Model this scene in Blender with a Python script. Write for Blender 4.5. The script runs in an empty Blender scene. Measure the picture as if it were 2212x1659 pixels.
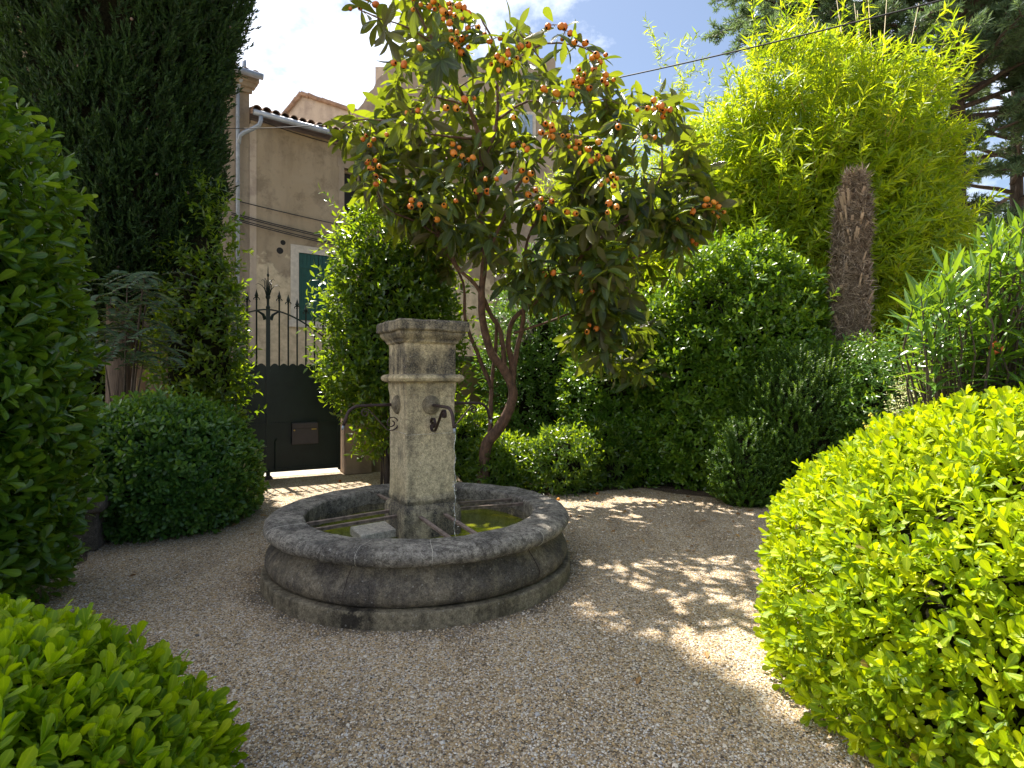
import bpy, math, random
import numpy as np
from mathutils import Vector, noise as mnoise

R = math.radians
C = bpy.context.scene
COL = C.collection
rng = np.random.default_rng(7)
random.seed(7)

# ------------------------------------------------------------------ camera
F = 1240.0            # focal length in units of a 2212 px wide frame
H = 1.6               # eye height
cam_d = bpy.data.cameras.new('camera')
cam = bpy.data.objects.new('camera', cam_d)
COL.objects.link(cam)
cam.location = (0, 0, H)
cam.rotation_euler = (R(90), 0, 0)
cam_d.sensor_width = 36
cam_d.lens = 36 * F / 2212
cam_d.shift_y = -15 / 2212
cam_d.clip_start = 0.05
cam_d.clip_end = 2000
C.camera = cam

# ------------------------------------------------------------------ light
SUN_AZ = R(-38)       # left of straight ahead
SUN_EL = R(63)
SUN_STRENGTH = 5.0
SKY_STRENGTH = 0.062
EXPOSURE = 1.5
sdir = Vector((math.sin(SUN_AZ) * math.cos(SUN_EL), math.cos(SUN_AZ) * math.cos(SUN_EL), math.sin(SUN_EL)))
sl = bpy.data.lights.new('sun', 'SUN')
sl.energy = SUN_STRENGTH
sl.angle = R(0.55)
sl.color = (1.0, 0.93, 0.82)
sun = bpy.data.objects.new('sun', sl)
COL.objects.link(sun)
sun.rotation_euler = (-sdir).to_track_quat('-Z', 'Y').to_euler()

w = bpy.data.worlds.new('World')
C.world = w
w.use_nodes = True
nt = w.node_tree
nt.nodes.clear()
wo = nt.nodes.new('ShaderNodeOutputWorld')
bg = nt.nodes.new('ShaderNodeBackground')
sky = nt.nodes.new('ShaderNodeTexSky')
sky.sky_type = 'NISHITA'
sky.sun_disc = False
sky.sun_elevation = SUN_EL
sky.sun_rotation = SUN_AZ
sky.air_density = 1.0
sky.dust_density = 0.9
bg.inputs['Strength'].default_value = SKY_STRENGTH
tc = nt.nodes.new('ShaderNodeTexCoord')
mp = nt.nodes.new('ShaderNodeMapping')
mp.inputs['Scale'].default_value = (1, 1, 1.5)
mp.inputs['Location'].default_value = (2.3, 0.4, 0.9)
nz = nt.nodes.new('ShaderNodeTexNoise')
nz.inputs['Scale'].default_value = 2.6
nz.inputs['Detail'].default_value = 9
nz.inputs['Roughness'].default_value = 0.62
cr = nt.nodes.new('ShaderNodeValToRGB')
cr.color_ramp.elements[0].position = 0.44
cr.color_ramp.elements[0].color = (0.03, 0.03, 0.03, 1)
cr.color_ramp.elements[1].position = 0.66
# clouds gather to the left of the view
sx = nt.nodes.new('ShaderNodeSeparateXYZ')
mr = nt.nodes.new('ShaderNodeMapRange')
mr.inputs['From Min'].default_value = 0.15
mr.inputs['From Max'].default_value = -0.42
mr.inputs['To Min'].default_value = -0.10
mr.inputs['To Max'].default_value = 0.07
ad = nt.nodes.new('ShaderNodeMath')
ad.operation = 'ADD'
mx = nt.nodes.new('ShaderNodeMix')
mx.data_type = 'RGBA'
mx.inputs['B'].default_value = (14, 14.1, 14.6, 1)
lk = nt.links.new
lk(tc.outputs['Generated'], mp.inputs['Vector'])
lk(mp.outputs['Vector'], nz.inputs['Vector'])
lk(tc.outputs['Generated'], sx.inputs['Vector'])
lk(sx.outputs['X'], mr.inputs['Value'])
lk(nz.outputs['Fac'], ad.inputs[0])
lk(mr.outputs['Result'], ad.inputs[1])
lk(ad.outputs[0], cr.inputs['Fac'])
lk(cr.outputs['Color'], mx.inputs['Factor'])
lk(sky.outputs['Color'], mx.inputs['A'])
lk(mx.outputs['Result'], bg.inputs['Color'])
lk(bg.outputs['Background'], wo.inputs['Surface'])

C.view_settings.view_transform = 'Standard'
C.view_settings.look = 'None'
C.view_settings.exposure = EXPOSURE
C.view_settings.gamma = 1
C.render.engine = 'CYCLES'
C.cycles.max_bounces = 6
C.cycles.diffuse_bounces = 3
C.cycles.glossy_bounces = 2
C.cycles.transmission_bounces = 4
C.cycles.transparent_max_bounces = 4
C.cycles.use_denoising = True
C.cycles.sample_clamp_indirect = 6


# ------------------------------------------------------------------ helpers
def W(px, py, Y):
    """photo position (2212 px wide frame) at depth Y -> point"""
    return Vector(((px - 1106) / F * Y, Y, H - (py - 815) / F * Y))


def GX(px, Y):
    return (px - 1106) / F * Y


def GZ(py, Y):
    return H - (py - 815) / F * Y


def empty(name, loc=(0, 0, 0), rz=0.0):
    o = bpy.data.objects.new(name, None)
    o.empty_display_size = 0.1
    COL.objects.link(o)
    o.location = loc
    o.rotation_euler = (0, 0, rz)
    return o


def tag(o, label=None, cat=None, group=None, kind=None):
    if label: o['label'] = label
    if cat: o['category'] = cat
    if group: o['group'] = group
    if kind: o['kind'] = kind
    return o


def link(name, me, mat=None, parent=None):
    o = bpy.data.objects.new(name, me)
    COL.objects.link(o)
    if mat is not None:
        if isinstance(mat, (list, tuple)):
            for m in mat: me.materials.append(m)
        else:
            me.materials.append(mat)
    if parent is not None:
        o.parent = parent
    return o


def nrm(a):
    return a / np.maximum(np.linalg.norm(a, axis=-1, keepdims=True), 1e-9)


class MB:
    """collects shapes, links them as one mesh"""
    def __init__(s):
        s.v, s.f, s.mi = [], [], []

    def add(s, verts, faces, mi=0):
        b = len(s.v)
        s.v += [tuple(x) for x in verts]
        s.f += [tuple(b + i for i in f) for f in faces]
        s.mi += [mi] * len(faces)

    def box(s, lo, hi, mi=0):
        x0, y0, z0 = lo
        x1, y1, z1 = hi
        s.add([(x0, y0, z0), (x1, y0, z0), (x1, y1, z0), (x0, y1, z0), (x0, y0, z1), (x1, y0, z1), (x1, y1, z1), (x0, y1, z1)],
              [(0, 3, 2, 1), (4, 5, 6, 7), (0, 1, 5, 4), (1, 2, 6, 5), (2, 3, 7, 6), (3, 0, 4, 7)], mi)

    def bar(s, a, b, w, h, up=(0, 0, 1), mi=0):
        a, b, up = Vector(a), Vector(b), Vector(up)
        d = (b - a).normalized()
        x = d.cross(up).normalized() * (w / 2)
        z = x.cross(d).normalized() * (h / 2)
        vs = [a - x - z, a + x - z, a + x + z, a - x + z, b - x - z, b + x - z, b + x + z, b - x + z]
        s.add(vs, [(0, 1, 2, 3), (4, 7, 6, 5), (0, 4, 5, 1), (1, 5, 6, 2), (2, 6, 7, 3), (3, 7, 4, 0)], mi)

    def tube(s, pts, rad, n=8, caps=True, mi=0, flat=None):
        pts = [Vector(p) for p in pts]
        if not hasattr(rad, '__len__'): rad = [rad] * len(pts)
        b = len(s.v)
        up = Vector((0, 0, 1))
        for i, p in enumerate(pts):
            t = (pts[min(i + 1, len(pts) - 1)] - pts[max(i - 1, 0)])
            if t.length < 1e-9: t = Vector((0, 0, 1))
            t.normalize()
            if i == 0:
                if abs(t.dot(up)) > 0.95: up = Vector((1, 0, 0))
            x = t.cross(up)
            if x.length < 1e-6: x = t.orthogonal()
            x.normalize()
            y = x.cross(t).normalized()
            up = y
            for k in range(n):
                a = 2 * math.pi * k / n
                s.v.append(tuple(p + (x * math.cos(a) + y * math.sin(a)) * rad[i]))
        for i in range(len(pts) - 1):
            for k in range(n):
                k2 = (k + 1) % n
                s.f.append((b + i * n + k, b + i * n + k2, b + (i + 1) * n + k2, b + (i + 1) * n + k))
                s.mi.append(mi)
        if caps:
            s.f.append(tuple(b + k for k in range(n))[::-1]); s.mi.append(mi)
            e = b + (len(pts) - 1) * n
            s.f.append(tuple(e + k for k in range(n))); s.mi.append(mi)

    def lathe(s, prof, n=32, c=(0, 0, 0), mi=0, wob=None):
        b = len(s.v)
        for (r, z) in prof:
            for k in range(n):
                a = 2 * math.pi * k / n
                s.v.append((c[0] + r * math.cos(a), c[1] + r * math.sin(a), c[2] + z))
        for i in range(len(prof) - 1):
            for k in range(n):
                k2 = (k + 1) % n
                s.f.append((b + i * n + k, b + i * n + k2, b + (i + 1) * n + k2, b + (i + 1) * n + k))
                s.mi.append(mi)

    def build(s, name, mat=None, parent=None, smooth=False, disp=None):
        if disp:
            s.v = [disp(Vector(v)) for v in s.v]
        me = bpy.data.meshes.new(name)
        me.from_pydata(s.v, [], s.f)
        me.polygons.foreach_set('material_index', s.mi)
        if smooth:
            me.polygons.foreach_set('use_smooth', [True] * len(s.f))
        me.update()
        return link(name, me, mat, parent)


def bevel(o, wdt=0.01, seg=2):
    m = o.modifiers.new('bevel', 'BEVEL')
    m.width = wdt
    m.segments = seg
    m.limit_method = 'ANGLE'
    m.angle_limit = R(40)
    return o


def rough_disp(amp, scale, off=0.0):
    def f(v):
        n = mnoise.noise_vector(v * scale + Vector((off, 3.1, 7.7)))
        n2 = mnoise.noise_vector(v * scale * 3.3 + Vector((off, 13.1, 2.7)))
        return v + n * amp + n2 * amp * 0.4
    return f


# ------------------------------------------------------------------ leaves
def tpl(st, fold=0.25, droop=0.15, ser=0.0, cup=0.0):
    """st: (t, half width) stations between base and tip -> verts, faces, (t, s)"""
    V = [(0, 0, 0)]; TS = [(0, 0)]
    fc = []
    for (t, hw) in st:
        z = -droop * t * t
        V += [(-hw, t, z + fold * hw), (0, t, z), (hw, t, z + fold * hw)]
        TS += [(t, -1), (t, 0), (t, 1)]
    V.append((0, 1, -droop)); TS.append((1, 0))
    n = len(st)
    fc += [(0, 2, 1), (0, 3, 2)]
    for i in range(n - 1):
        a = 1 + 3 * i; b = a + 3
        fc += [(a, a + 1, b + 1, b), (a + 1, a + 2, b + 2, b + 1)]
    a = 1 + 3 * (n - 1); T = len(V) - 1
    fc += [(a, a + 1, T), (a + 1, a + 2, T)]
    return np.array(V, float), fc, np.array(TS, float)


def tpl_simple(hw=0.2, t=0.5, fold=0.25, droop=0.1):
    V = [(0, 0, 0), (hw, t, fold * hw - droop * t * t), (0, 1, -droop), (-hw, t, fold * hw - droop * t * t)]
    return np.array(V, float), [(0, 1, 2), (0, 2, 3)], np.array([(0, 0), (t, 1), (1, 0), (t, -1)], float)


T_OBOV = tpl([(0.2, 0.07), (0.5, 0.16), (0.78, 0.215), (0.93, 0.15)], fold=0.22, droop=0.10)   # spoon shaped
T_OBOV2 = tpl([(0.35, 0.1), (0.75, 0.2)], fold=0.25, droop=0.12)
T_LAUREL = tpl([(0.2, 0.13), (0.5, 0.2), (0.8, 0.12)], fold=0.3, droop=0.15)
T_LAUREL2 = tpl([(0.45, 0.19)], fold=0.3, droop=0.15)
T_LOQ = tpl([(0.1, 0.05), (0.3, 0.125), (0.5, 0.165), (0.7, 0.16), (0.88, 0.09)], fold=0.35, droop=0.22)
T_LANCE = tpl([(0.15, 0.05), (0.45, 0.085), (0.75, 0.055)], fold=0.4, droop=0.12)
T_BAMB = tpl_simple(0.075, 0.3, 0.3, 0.12)
T_NEED = tpl_simple(0.09, 0.4, 0.2, 0.05)
T_SCALE = tpl_simple(0.13, 0.35, 0.3, -0.05)
T_LEAFLET = tpl([(0.25, 0.17), (0.6, 0.15)], fold=0.3, droop=0.1)


class LB:
    """leaf batch: many leaves, one mesh, attribute leaf = (random, t, s)"""
    def __init__(s):
        s.V, s.F, s.A, s.n = [], [], [], 0

    def add(s, T, P, D, U, size, wid=1.0, rnd=None):
        V, fc, TS = T
        P = np.asarray(P, float)
        N = len(P)
        if N == 0: return
        D = nrm(np.asarray(D, float)); U = np.asarray(U, float)
        X = nrm(np.cross(D, U)); Z = np.cross(X, D)
        size = np.broadcast_to(np.asarray(size, float), (N,))[:, None, None]
        wid = np.broadcast_to(np.asarray(wid, float), (N,))[:, None, None]
        co = P[:, None, :] + size * (V[None, :, 0:1] * wid * X[:, None, :] + V[None, :, 1:2] * D[:, None, :] + V[None, :, 2:3] * Z[:, None, :])
        if rnd is None: rnd = rng.random(N)
        at = np.empty((N, len(V), 3))
        at[:, :, 0] = rnd[:, None]
        at[:, :, 1:] = TS[None]
        s.V.append(co.reshape(-1, 3)); s.A.append(at.reshape(-1, 3))
        offs = s.n + np.arange(N) * len(V)
        for k in (3, 4):
            f = np.array([x for x in fc if len(x) == k], dtype=np.int64)
            if len(f):
                s.F.append((f[None] + offs[:, None, None]).reshape(-1, k))
        s.n += N * len(V)

    def build(s, name, mat, parent=None, smooth=True):
        co = np.concatenate(s.V); at = np.concatenate(s.A)
        loops = np.concatenate([f.ravel() for f in s.F])
        tot = np.concatenate([np.full(len(f), f.shape[1]) for f in s.F])
        start = np.concatenate([[0], np.cumsum(tot)[:-1]])
        me = bpy.data.meshes.new(name)
        me.vertices.add(len(co)); me.vertices.foreach_set('co', co.astype(np.float32).ravel())
        me.loops.add(len(loops)); me.loops.foreach_set('vertex_index', loops.astype(np.int32))
        me.polygons.add(len(start)); me.polygons.foreach_set('loop_start', start.astype(np.int32))
        me.polygons.foreach_set('use_smooth', np.full(len(start), smooth))
        a = me.attributes.new('leaf', 'FLOAT_VECTOR', 'POINT')
        a.data.foreach_set('vector', at.astype(np.float32).ravel())
        me.update(calc_edges=True)
        return link(name, me, mat, parent)


def sines(P, freq, seed):
    r = np.random.default_rng(seed)
    o = np.zeros(len(P))
    for i in range(7):
        k = r.normal(size=3) * freq * (0.6 + 0.25 * i)
        o += np.sin(P @ k + r.random() * 6.28) / (1 + 0.35 * i)
    return o / 3.0


def shell(c, r, n, e=2.2, lump=0.08, freq=2.5, zmin=0.05, seed=1, inner=0.15, back=0.35, rexp=2.0, spike=0.09):
    """points just under the skin of a lumpy superellipsoid, with outward normals"""
    c = np.array(c, float); r = np.array(r, float)
    g = np.random.default_rng(seed)
    d = nrm(g.normal(size=(n * 3, 3)))
    # even out the sampling over the squashed shape
    k = (np.abs(d / r) ** e).sum(1) ** (-1 / e)
    p = d * k[:, None]
    N = nrm(np.sign(p) * np.abs(p) ** (e - 1) / r ** e)
    wgt = k ** 2 / np.maximum((d * N).sum(1), 0.2)
    keep = g.random(len(d)) < wgt / np.quantile(wgt, 0.97)
    P = p * (1 + lump * sines(p, freq, seed + 5) - inner * g.random(len(d)) ** rexp)[:, None] + c
    keep &= P[:, 2] > zmin
    tocam = np.array([0, 0, H]) - P
    keep &= ((N * nrm(tocam)).sum(1) > -0.25) | (g.random(len(d)) < back)
    P, N = P[keep][:n], N[keep][:n]
    out_ = (g.random(len(P)) < 0.14) * g.random(len(P)) * spike
    return P + N * out_[:, None] + np.array([0, 0, 0.5]) * out_[:, None], N


def core(name, c, r, s, mat, parent, e=2.2, lump=0.08, freq=2.5, seed=1, zmin=0.0):  # solid dark body added inside foliage to block light and see-through
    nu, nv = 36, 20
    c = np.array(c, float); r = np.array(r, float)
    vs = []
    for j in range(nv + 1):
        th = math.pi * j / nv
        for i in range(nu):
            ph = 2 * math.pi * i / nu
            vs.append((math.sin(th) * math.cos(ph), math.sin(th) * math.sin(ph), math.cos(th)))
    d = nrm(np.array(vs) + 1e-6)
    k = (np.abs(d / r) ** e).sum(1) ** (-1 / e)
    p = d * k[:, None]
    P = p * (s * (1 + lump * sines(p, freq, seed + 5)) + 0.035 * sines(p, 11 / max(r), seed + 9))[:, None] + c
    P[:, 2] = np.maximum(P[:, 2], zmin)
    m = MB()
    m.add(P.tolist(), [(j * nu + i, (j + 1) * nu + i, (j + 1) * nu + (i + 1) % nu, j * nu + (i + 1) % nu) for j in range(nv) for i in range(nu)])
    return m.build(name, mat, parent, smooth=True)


def perp(A):
    ref = np.where(np.abs(A[:, 2:3]) > 0.9, np.array([[1.0, 0, 0]]), np.array([[0, 0, 1.0]]))
    X = nrm(np.cross(A, ref))
    return X, np.cross(A, X)


def shoots(lb, T, P, A, k, tilt=(80, 30), off=(0, 0.04), size=(0.05, 0.08), upb=0.3, droop=0.0, jit=0.15, wid=(0.85, 1.15), rshift=0.0, flat=False, g=None):
    """k leaves round each shoot: the lowest leaves tilt most"""
    g = g or rng
    N = len(P)
    if not N: return
    A = nrm(A)
    X, Y = perp(A)
    ph0 = g.random(N) * 6.283
    shoot_r = g.random(N)
    for i in range(k):
        fr = i / max(k - 1, 1)
        if flat:
            ph = (ph0 * 0 + (0 if i % 2 else math.pi)) + g.normal(size=N) * 0.35
        else:
            ph = ph0 + 2.39996 * i + g.normal(size=N) * jit
        th = np.radians(tilt[0] + (tilt[1] - tilt[0]) * fr + g.normal(size=N) * 9)
        Rr = X * np.cos(ph)[:, None] + Y * np.sin(ph)[:, None]
        D = A * np.cos(th)[:, None] + Rr * np.sin(th)[:, None]
        U = A * np.sin(th)[:, None] - Rr * np.cos(th)[:, None]
        D = D + np.array([0, 0, -droop]) + g.normal(size=(N, 3)) * jit * 0.5
        U = U + np.array([0, 0, upb]) + g.normal(size=(N, 3)) * jit
        sz = size[0] + (size[1] - size[0]) * g.random(N)
        pos = P + A * (off[0] + (off[1] - off[0]) * fr)
        lb.add(T, pos, D, U, sz, wid[0] + (wid[1] - wid[0]) * g.random(N), np.clip(0.55 * shoot_r + 0.45 * g.random(N) + rshift, 0, 1))


# ------------------------------------------------------------------ materials
def newmat(name):
    m = bpy.data.materials.new(name)
    m.use_nodes = True
    n = m.node_tree
    n.nodes.clear()
    out = n.nodes.new('ShaderNodeOutputMaterial')
    b = n.nodes.new('ShaderNodeBsdfPrincipled')
    n.links.new(b.outputs[0], out.inputs['Surface'])
    return m, n, b, out


def nd(n, typ, ins=None, **props):
    x = n.nodes.new(typ)
    for k, v in props.items(): setattr(x, k, v)
    for k, v in (ins or {}).items():
        if hasattr(v, 'is_output'): n.links.new(v, x.inputs[k])
        else: x.inputs[k].default_value = v
    return x


def ramp(n, fac, stops, interp='LINEAR'):
    r = n.nodes.new('ShaderNodeValToRGB')
    r.color_ramp.interpolation = interp
    e = r.color_ramp.elements
    while len(e) < len(stops): e.new(0.5)
    for x, (p, c) in zip(e, stops):
        x.position = p
        x.color = (*c, 1) if len(c) == 3 else c
    n.links.new(fac, r.inputs['Fac'])
    return r.outputs['Color']


def mixc(n, fac, a, b, blend='MIX'):
    x = n.nodes.new('ShaderNodeMix')
    x.data_type = 'RGBA'
    x.blend_type = blend
    for k, v in (('Factor', fac), ('A', a), ('B', b)):
        if hasattr(v, 'is_output'): n.links.new(v, x.inputs[k])
        elif k == 'Factor': x.inputs[k].default_value = v
        else: x.inputs[k].default_value = (*v, 1)
    return x.outputs['Result']


def noise(n, vec, scale, detail=4, rough=0.55, out='Fac'):
    x = nd(n, 'ShaderNodeTexNoise', {'Scale': scale, 'Detail': detail, 'Roughness': rough})
    if vec is not None: n.links.new(vec, x.inputs['Vector'])
    return x.outputs[out]


def bump(n, h, strength, dist, b):
    x = nd(n, 'ShaderNodeBump', {'Strength': strength, 'Distance': dist, 'Height': h})
    n.links.new(x.outputs[0], b.inputs['Normal'])
    return x


def coord(n, which='Object'):
    return nd(n, 'ShaderNodeTexCoord').outputs[which]


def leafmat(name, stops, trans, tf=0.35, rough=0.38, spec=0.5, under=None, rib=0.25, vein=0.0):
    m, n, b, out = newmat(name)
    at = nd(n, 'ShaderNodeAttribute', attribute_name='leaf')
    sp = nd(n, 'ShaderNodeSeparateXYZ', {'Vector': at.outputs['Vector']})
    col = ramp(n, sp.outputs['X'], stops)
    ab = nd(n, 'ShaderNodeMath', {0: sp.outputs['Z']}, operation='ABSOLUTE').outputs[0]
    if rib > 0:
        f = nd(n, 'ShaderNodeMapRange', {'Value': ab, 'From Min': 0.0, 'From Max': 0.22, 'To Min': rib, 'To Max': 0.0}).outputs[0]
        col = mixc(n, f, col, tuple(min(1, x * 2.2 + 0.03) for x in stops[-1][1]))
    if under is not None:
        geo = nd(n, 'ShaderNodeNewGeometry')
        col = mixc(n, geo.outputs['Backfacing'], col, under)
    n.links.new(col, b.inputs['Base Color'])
    b.inputs['Roughness'].default_value = rough
    b.inputs['Specular IOR Level'].default_value = spec
    if vein > 0:
        a1 = nd(n, 'ShaderNodeMath', {0: sp.outputs['Y'], 1: 62.0}, operation='MULTIPLY').outputs[0]
        a2 = nd(n, 'ShaderNodeMath', {0: ab, 1: -15.0}, operation='MULTIPLY').outputs[0]
        a3 = nd(n, 'ShaderNodeMath', {0: a1, 1: a2}, operation='ADD').outputs[0]
        a4 = nd(n, 'ShaderNodeMath', {0: a3}, operation='SINE').outputs[0]
        bump(n, a4, vein, 0.006, b)
    t = nd(n, 'ShaderNodeBsdfTranslucent')
    tcol = mixc(n, sp.outputs['X'], trans[0], trans[1])
    n.links.new(tcol, t.inputs['Color'])
    ms = nd(n, 'ShaderNodeMixShader', {0: tf})
    n.links.new(b.outputs[0], ms.inputs[1]); n.links.new(t.outputs[0], ms.inputs[2])
    n.links.new(ms.outputs[0], out.inputs['Surface'])
    return m


M = {}
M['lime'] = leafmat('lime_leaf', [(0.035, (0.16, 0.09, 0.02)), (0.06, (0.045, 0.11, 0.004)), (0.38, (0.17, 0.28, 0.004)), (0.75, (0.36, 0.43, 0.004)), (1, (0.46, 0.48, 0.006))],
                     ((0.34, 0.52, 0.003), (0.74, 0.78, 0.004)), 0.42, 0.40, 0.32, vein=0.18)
M['shade_lime'] = leafmat('shade_lime_leaf', [(0.035, (0.16, 0.09, 0.02)), (0.06, (0.035, 0.10, 0.004)), (0.38, (0.15, 0.265, 0.004)), (0.75, (0.30, 0.41, 0.006)), (1, (0.40, 0.47, 0.008))],
                     ((0.26, 0.50, 0.003), (0.56, 0.72, 0.004)), 0.42, 0.42, 0.3, vein=0.18)  # lime leaf copy with the mound's shade put into its greener colour
M['pitto'] = leafmat('pittosporum_leaf', [(0, (0.022, 0.070, 0.010)), (0.5, (0.048, 0.125, 0.012)), (1, (0.13, 0.24, 0.016))], ((0.16, 0.32, 0.01), (0.40, 0.54, 0.015)), 0.35, 0.28, 0.5)
M['tobira'] = leafmat('tobira_leaf', [(0, (0.025, 0.075, 0.012)), (0.5, (0.06, 0.14, 0.014)), (1, (0.17, 0.27, 0.02))], ((0.18, 0.36, 0.01), (0.46, 0.60, 0.015)), 0.38, 0.3, 0.5)
M['dome'] = leafmat('dome_leaf', [(0, (0.026, 0.080, 0.022)), (0.5, (0.060, 0.150, 0.028)), (1, (0.14, 0.26, 0.036))],
                    ((0.14, 0.30, 0.02), (0.30, 0.45, 0.02)), 0.30, 0.36, 0.45)
M['laurel'] = leafmat('laurel_leaf', [(0, (0.012, 0.035, 0.010)), (0.6, (0.03, 0.075, 0.012)), (1, (0.09, 0.17, 0.015))],
                      ((0.20, 0.36, 0.01), (0.56, 0.70, 0.015)), 0.42, 0.28, 0.5)
M['yew'] = leafmat('yew_leaf', [(0, (0.018, 0.055, 0.008)), (0.6, (0.045, 0.11, 0.008)), (1, (0.11, 0.20, 0.010))],
                   ((0.14, 0.26, 0.01), (0.30, 0.42, 0.01)), 0.3, 0.45, 0.4, rib=0)
M['cypress'] = leafmat('cypress_leaf', [(0, (0.034, 0.024, 0.014)), (0.14, (0.014, 0.032, 0.013)), (0.6, (0.024, 0.060, 0.018)), (1, (0.050, 0.105, 0.026))],
                       ((0.05, 0.10, 0.01), (0.10, 0.18, 0.01)), 0.2, 0.6, 0.25, rib=0)
M['cedar'] = leafmat('cedar_leaf', [(0, (0.06, 0.05, 0.03)), (0.12, (0.05, 0.09, 0.055)), (0.6, (0.09, 0.15, 0.085)), (1, (0.16, 0.22, 0.11))],
                     ((0.12, 0.22, 0.06), (0.28, 0.38, 0.11)), 0.38, 0.55, 0.3, rib=0)
M['bamboo'] = leafmat('bamboo_leaf', [(0, (0.05, 0.10, 0.008)), (0.3, (0.09, 0.17, 0.010)), (0.93, (0.30, 0.38, 0.012)), (1, (0.42, 0.26, 0.04))],
                      ((0.30, 0.50, 0.008), (0.82, 0.86, 0.015)), 0.48, 0.4, 0.4, rib=0)
M['loquat'] = leafmat('loquat_leaf', [(0, (0.012, 0.028, 0.016)), (0.6, (0.022, 0.050, 0.018)), (1, (0.07, 0.12, 0.02))],
                      ((0.12, 0.18, 0.01), (0.66, 0.78, 0.02)), 0.34, 0.25, 0.55, under=(0.085, 0.075, 0.035), rib=0.35, vein=0.5)
M['oleander'] = leafmat('oleander_leaf', [(0, (0.025, 0.065, 0.015)), (0.6, (0.05, 0.12, 0.02)), (1, (0.10, 0.19, 0.03))], ((0.20, 0.38, 0.01), (0.40, 0.56, 0.02)), 0.34, 0.24, 0.6, rib=0.5)
M['mahonia'] = leafmat('mahonia_leaf', [(0, (0.020, 0.050, 0.030)), (0.7, (0.038, 0.085, 0.045)), (1, (0.10, 0.13, 0.03))],
                       ((0.08, 0.16, 0.01), (0.2, 0.26, 0.02)), 0.25, 0.5, 0.3)
M['variegated'] = leafmat('variegated_leaf', [(0, (0.20, 0.26, 0.06)), (0.5, (0.45, 0.46, 0.20)), (1, (0.66, 0.64, 0.40))],
                          ((0.5, 0.55, 0.15), (0.8, 0.8, 0.4)), 0.35, 0.45, 0.4, rib=0)
M['maple'] = leafmat('maple_leaf', [(0, (0.20, 0.27, 0.015)), (1, (0.42, 0.44, 0.03))], ((0.5, 0.6, 0.02), (0.85, 0.8, 0.05)), 0.45, 0.45, 0.4)
M['litter'] = leafmat('dead_leaf', [(0, (0.18, 0.08, 0.03)), (0.5, (0.34, 0.20, 0.08)), (1, (0.50, 0.30, 0.10))], ((0.3, 0.15, 0.03), (0.5, 0.3, 0.05)), 0.15, 0.6, 0.3)


def simple(name, col, rough=0.6, metal=0.0, nscale=12, var=0.35, bs=0.2, bd=0.01, spec=0.4):
    m, n, b, out = newmat(name)
    c = coord(n)
    f = noise(n, c, nscale, 6, 0.6)
    lo = tuple(x * (1 - var) for x in col); hi = tuple(min(1, x * (1 + var)) for x in col)
    n.links.new(ramp(n, f, [(0.3, lo), (0.7, hi)]), b.inputs['Base Color'])
    b.inputs['Roughness'].default_value = rough
    b.inputs['Metallic'].default_value = metal
    b.inputs['Specular IOR Level'].default_value = spec
    if bs: bump(n, noise(n, c, nscale * 4, 5, 0.65), bs, bd, b)
    return m


def barkmat(name, a, bcol, sc=(9, 9, 2.2), bs=0.7):
    m, n, b, out = newmat(name)
    mpn = nd(n, 'ShaderNodeMapping', {'Vector': coord(n), 'Scale': sc})
    f = noise(n, mpn.outputs[0], 2.2, 8, 0.65)
    n.links.new(ramp(n, f, [(0.32, a), (0.68, bcol)]), b.inputs['Base Color'])
    b.inputs['Roughness'].default_value = 0.85
    bump(n, f, bs, 0.03, b)
    return m


M['dark_brown'] = simple('dark_core_brown', (0.018, 0.018, 0.009), 0.95, nscale=45, var=0.8, bs=0.8, bd=0.03, spec=0.1)  # for the added dark foliage cores, also the fruit calyx
M['bark'] = barkmat('cypress_bark', (0.05, 0.035, 0.025), (0.17, 0.125, 0.09), (14, 14, 1.5))
M['loqbark'] = barkmat('loquat_bark', (0.040, 0.023, 0.015), (0.17, 0.095, 0.058), (9, 9, 5), 1.0)
M['darkbark'] = barkmat('dark_bark', (0.035, 0.025, 0.02), (0.11, 0.08, 0.06))
M['culm'] = simple('bamboo_culm', (0.32, 0.24, 0.06), 0.45, nscale=6)
M['drycane'] = simple('dry_cane', (0.36, 0.30, 0.18), 0.7, nscale=6)
M['iron'] = simple('rusted_iron', (0.042, 0.026, 0.026), 0.55, 0.3, 30, 0.4, 0.25, 0.002)
M['barrust'] = simple('painted_rust_bar', (0.20, 0.15, 0.125), 0.7, 0.1, 24, 0.65, 0.3, 0.003)
M['gate'] = simple('dark_green_gate_paint', (0.010, 0.019, 0.015), 0.42, 0.0, 5, 0.3, 0.05, 0.002)
M['mailbox'] = simple('brown_mailbox_paint', (0.075, 0.060, 0.062), 0.5, 0.2, 6, 0.12, 0.0)
M['brass'] = simple('brass', (0.55, 0.38, 0.10), 0.35, 0.9, 8, 0.1, 0)
M['zinc'] = simple('zinc_pipe', (0.30, 0.34, 0.40), 0.5, 0.6, 6, 0.2, 0.05, 0.002)
M['cable'] = simple('black_cable', (0.015, 0.015, 0.017), 0.6, 0, 5, 0.2, 0)
M['shutter'] = simple('green_shutter_paint', (0.008, 0.062, 0.052), 0.5, 0, 6, 0.15, 0.05, 0.002)
M['greyshutter'] = simple('pale_blue_shutter_paint', (0.26, 0.36, 0.50), 0.55, 0, 6, 0.15, 0.05, 0.002)
M['darkroom'] = simple('dark_room', (0.015, 0.014, 0.014), 0.8, 0, 4, 0.2, 0)
M['woodframe'] = simple('weathered_window_frame', (0.22, 0.18, 0.14), 0.7, 0, 10, 0.2, 0.1, 0.003)
M['stonewhite'] = simple('pale_window_stone', (0.50, 0.46, 0.40), 0.8, 0, 9, 0.18, 0.2, 0.006)
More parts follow.
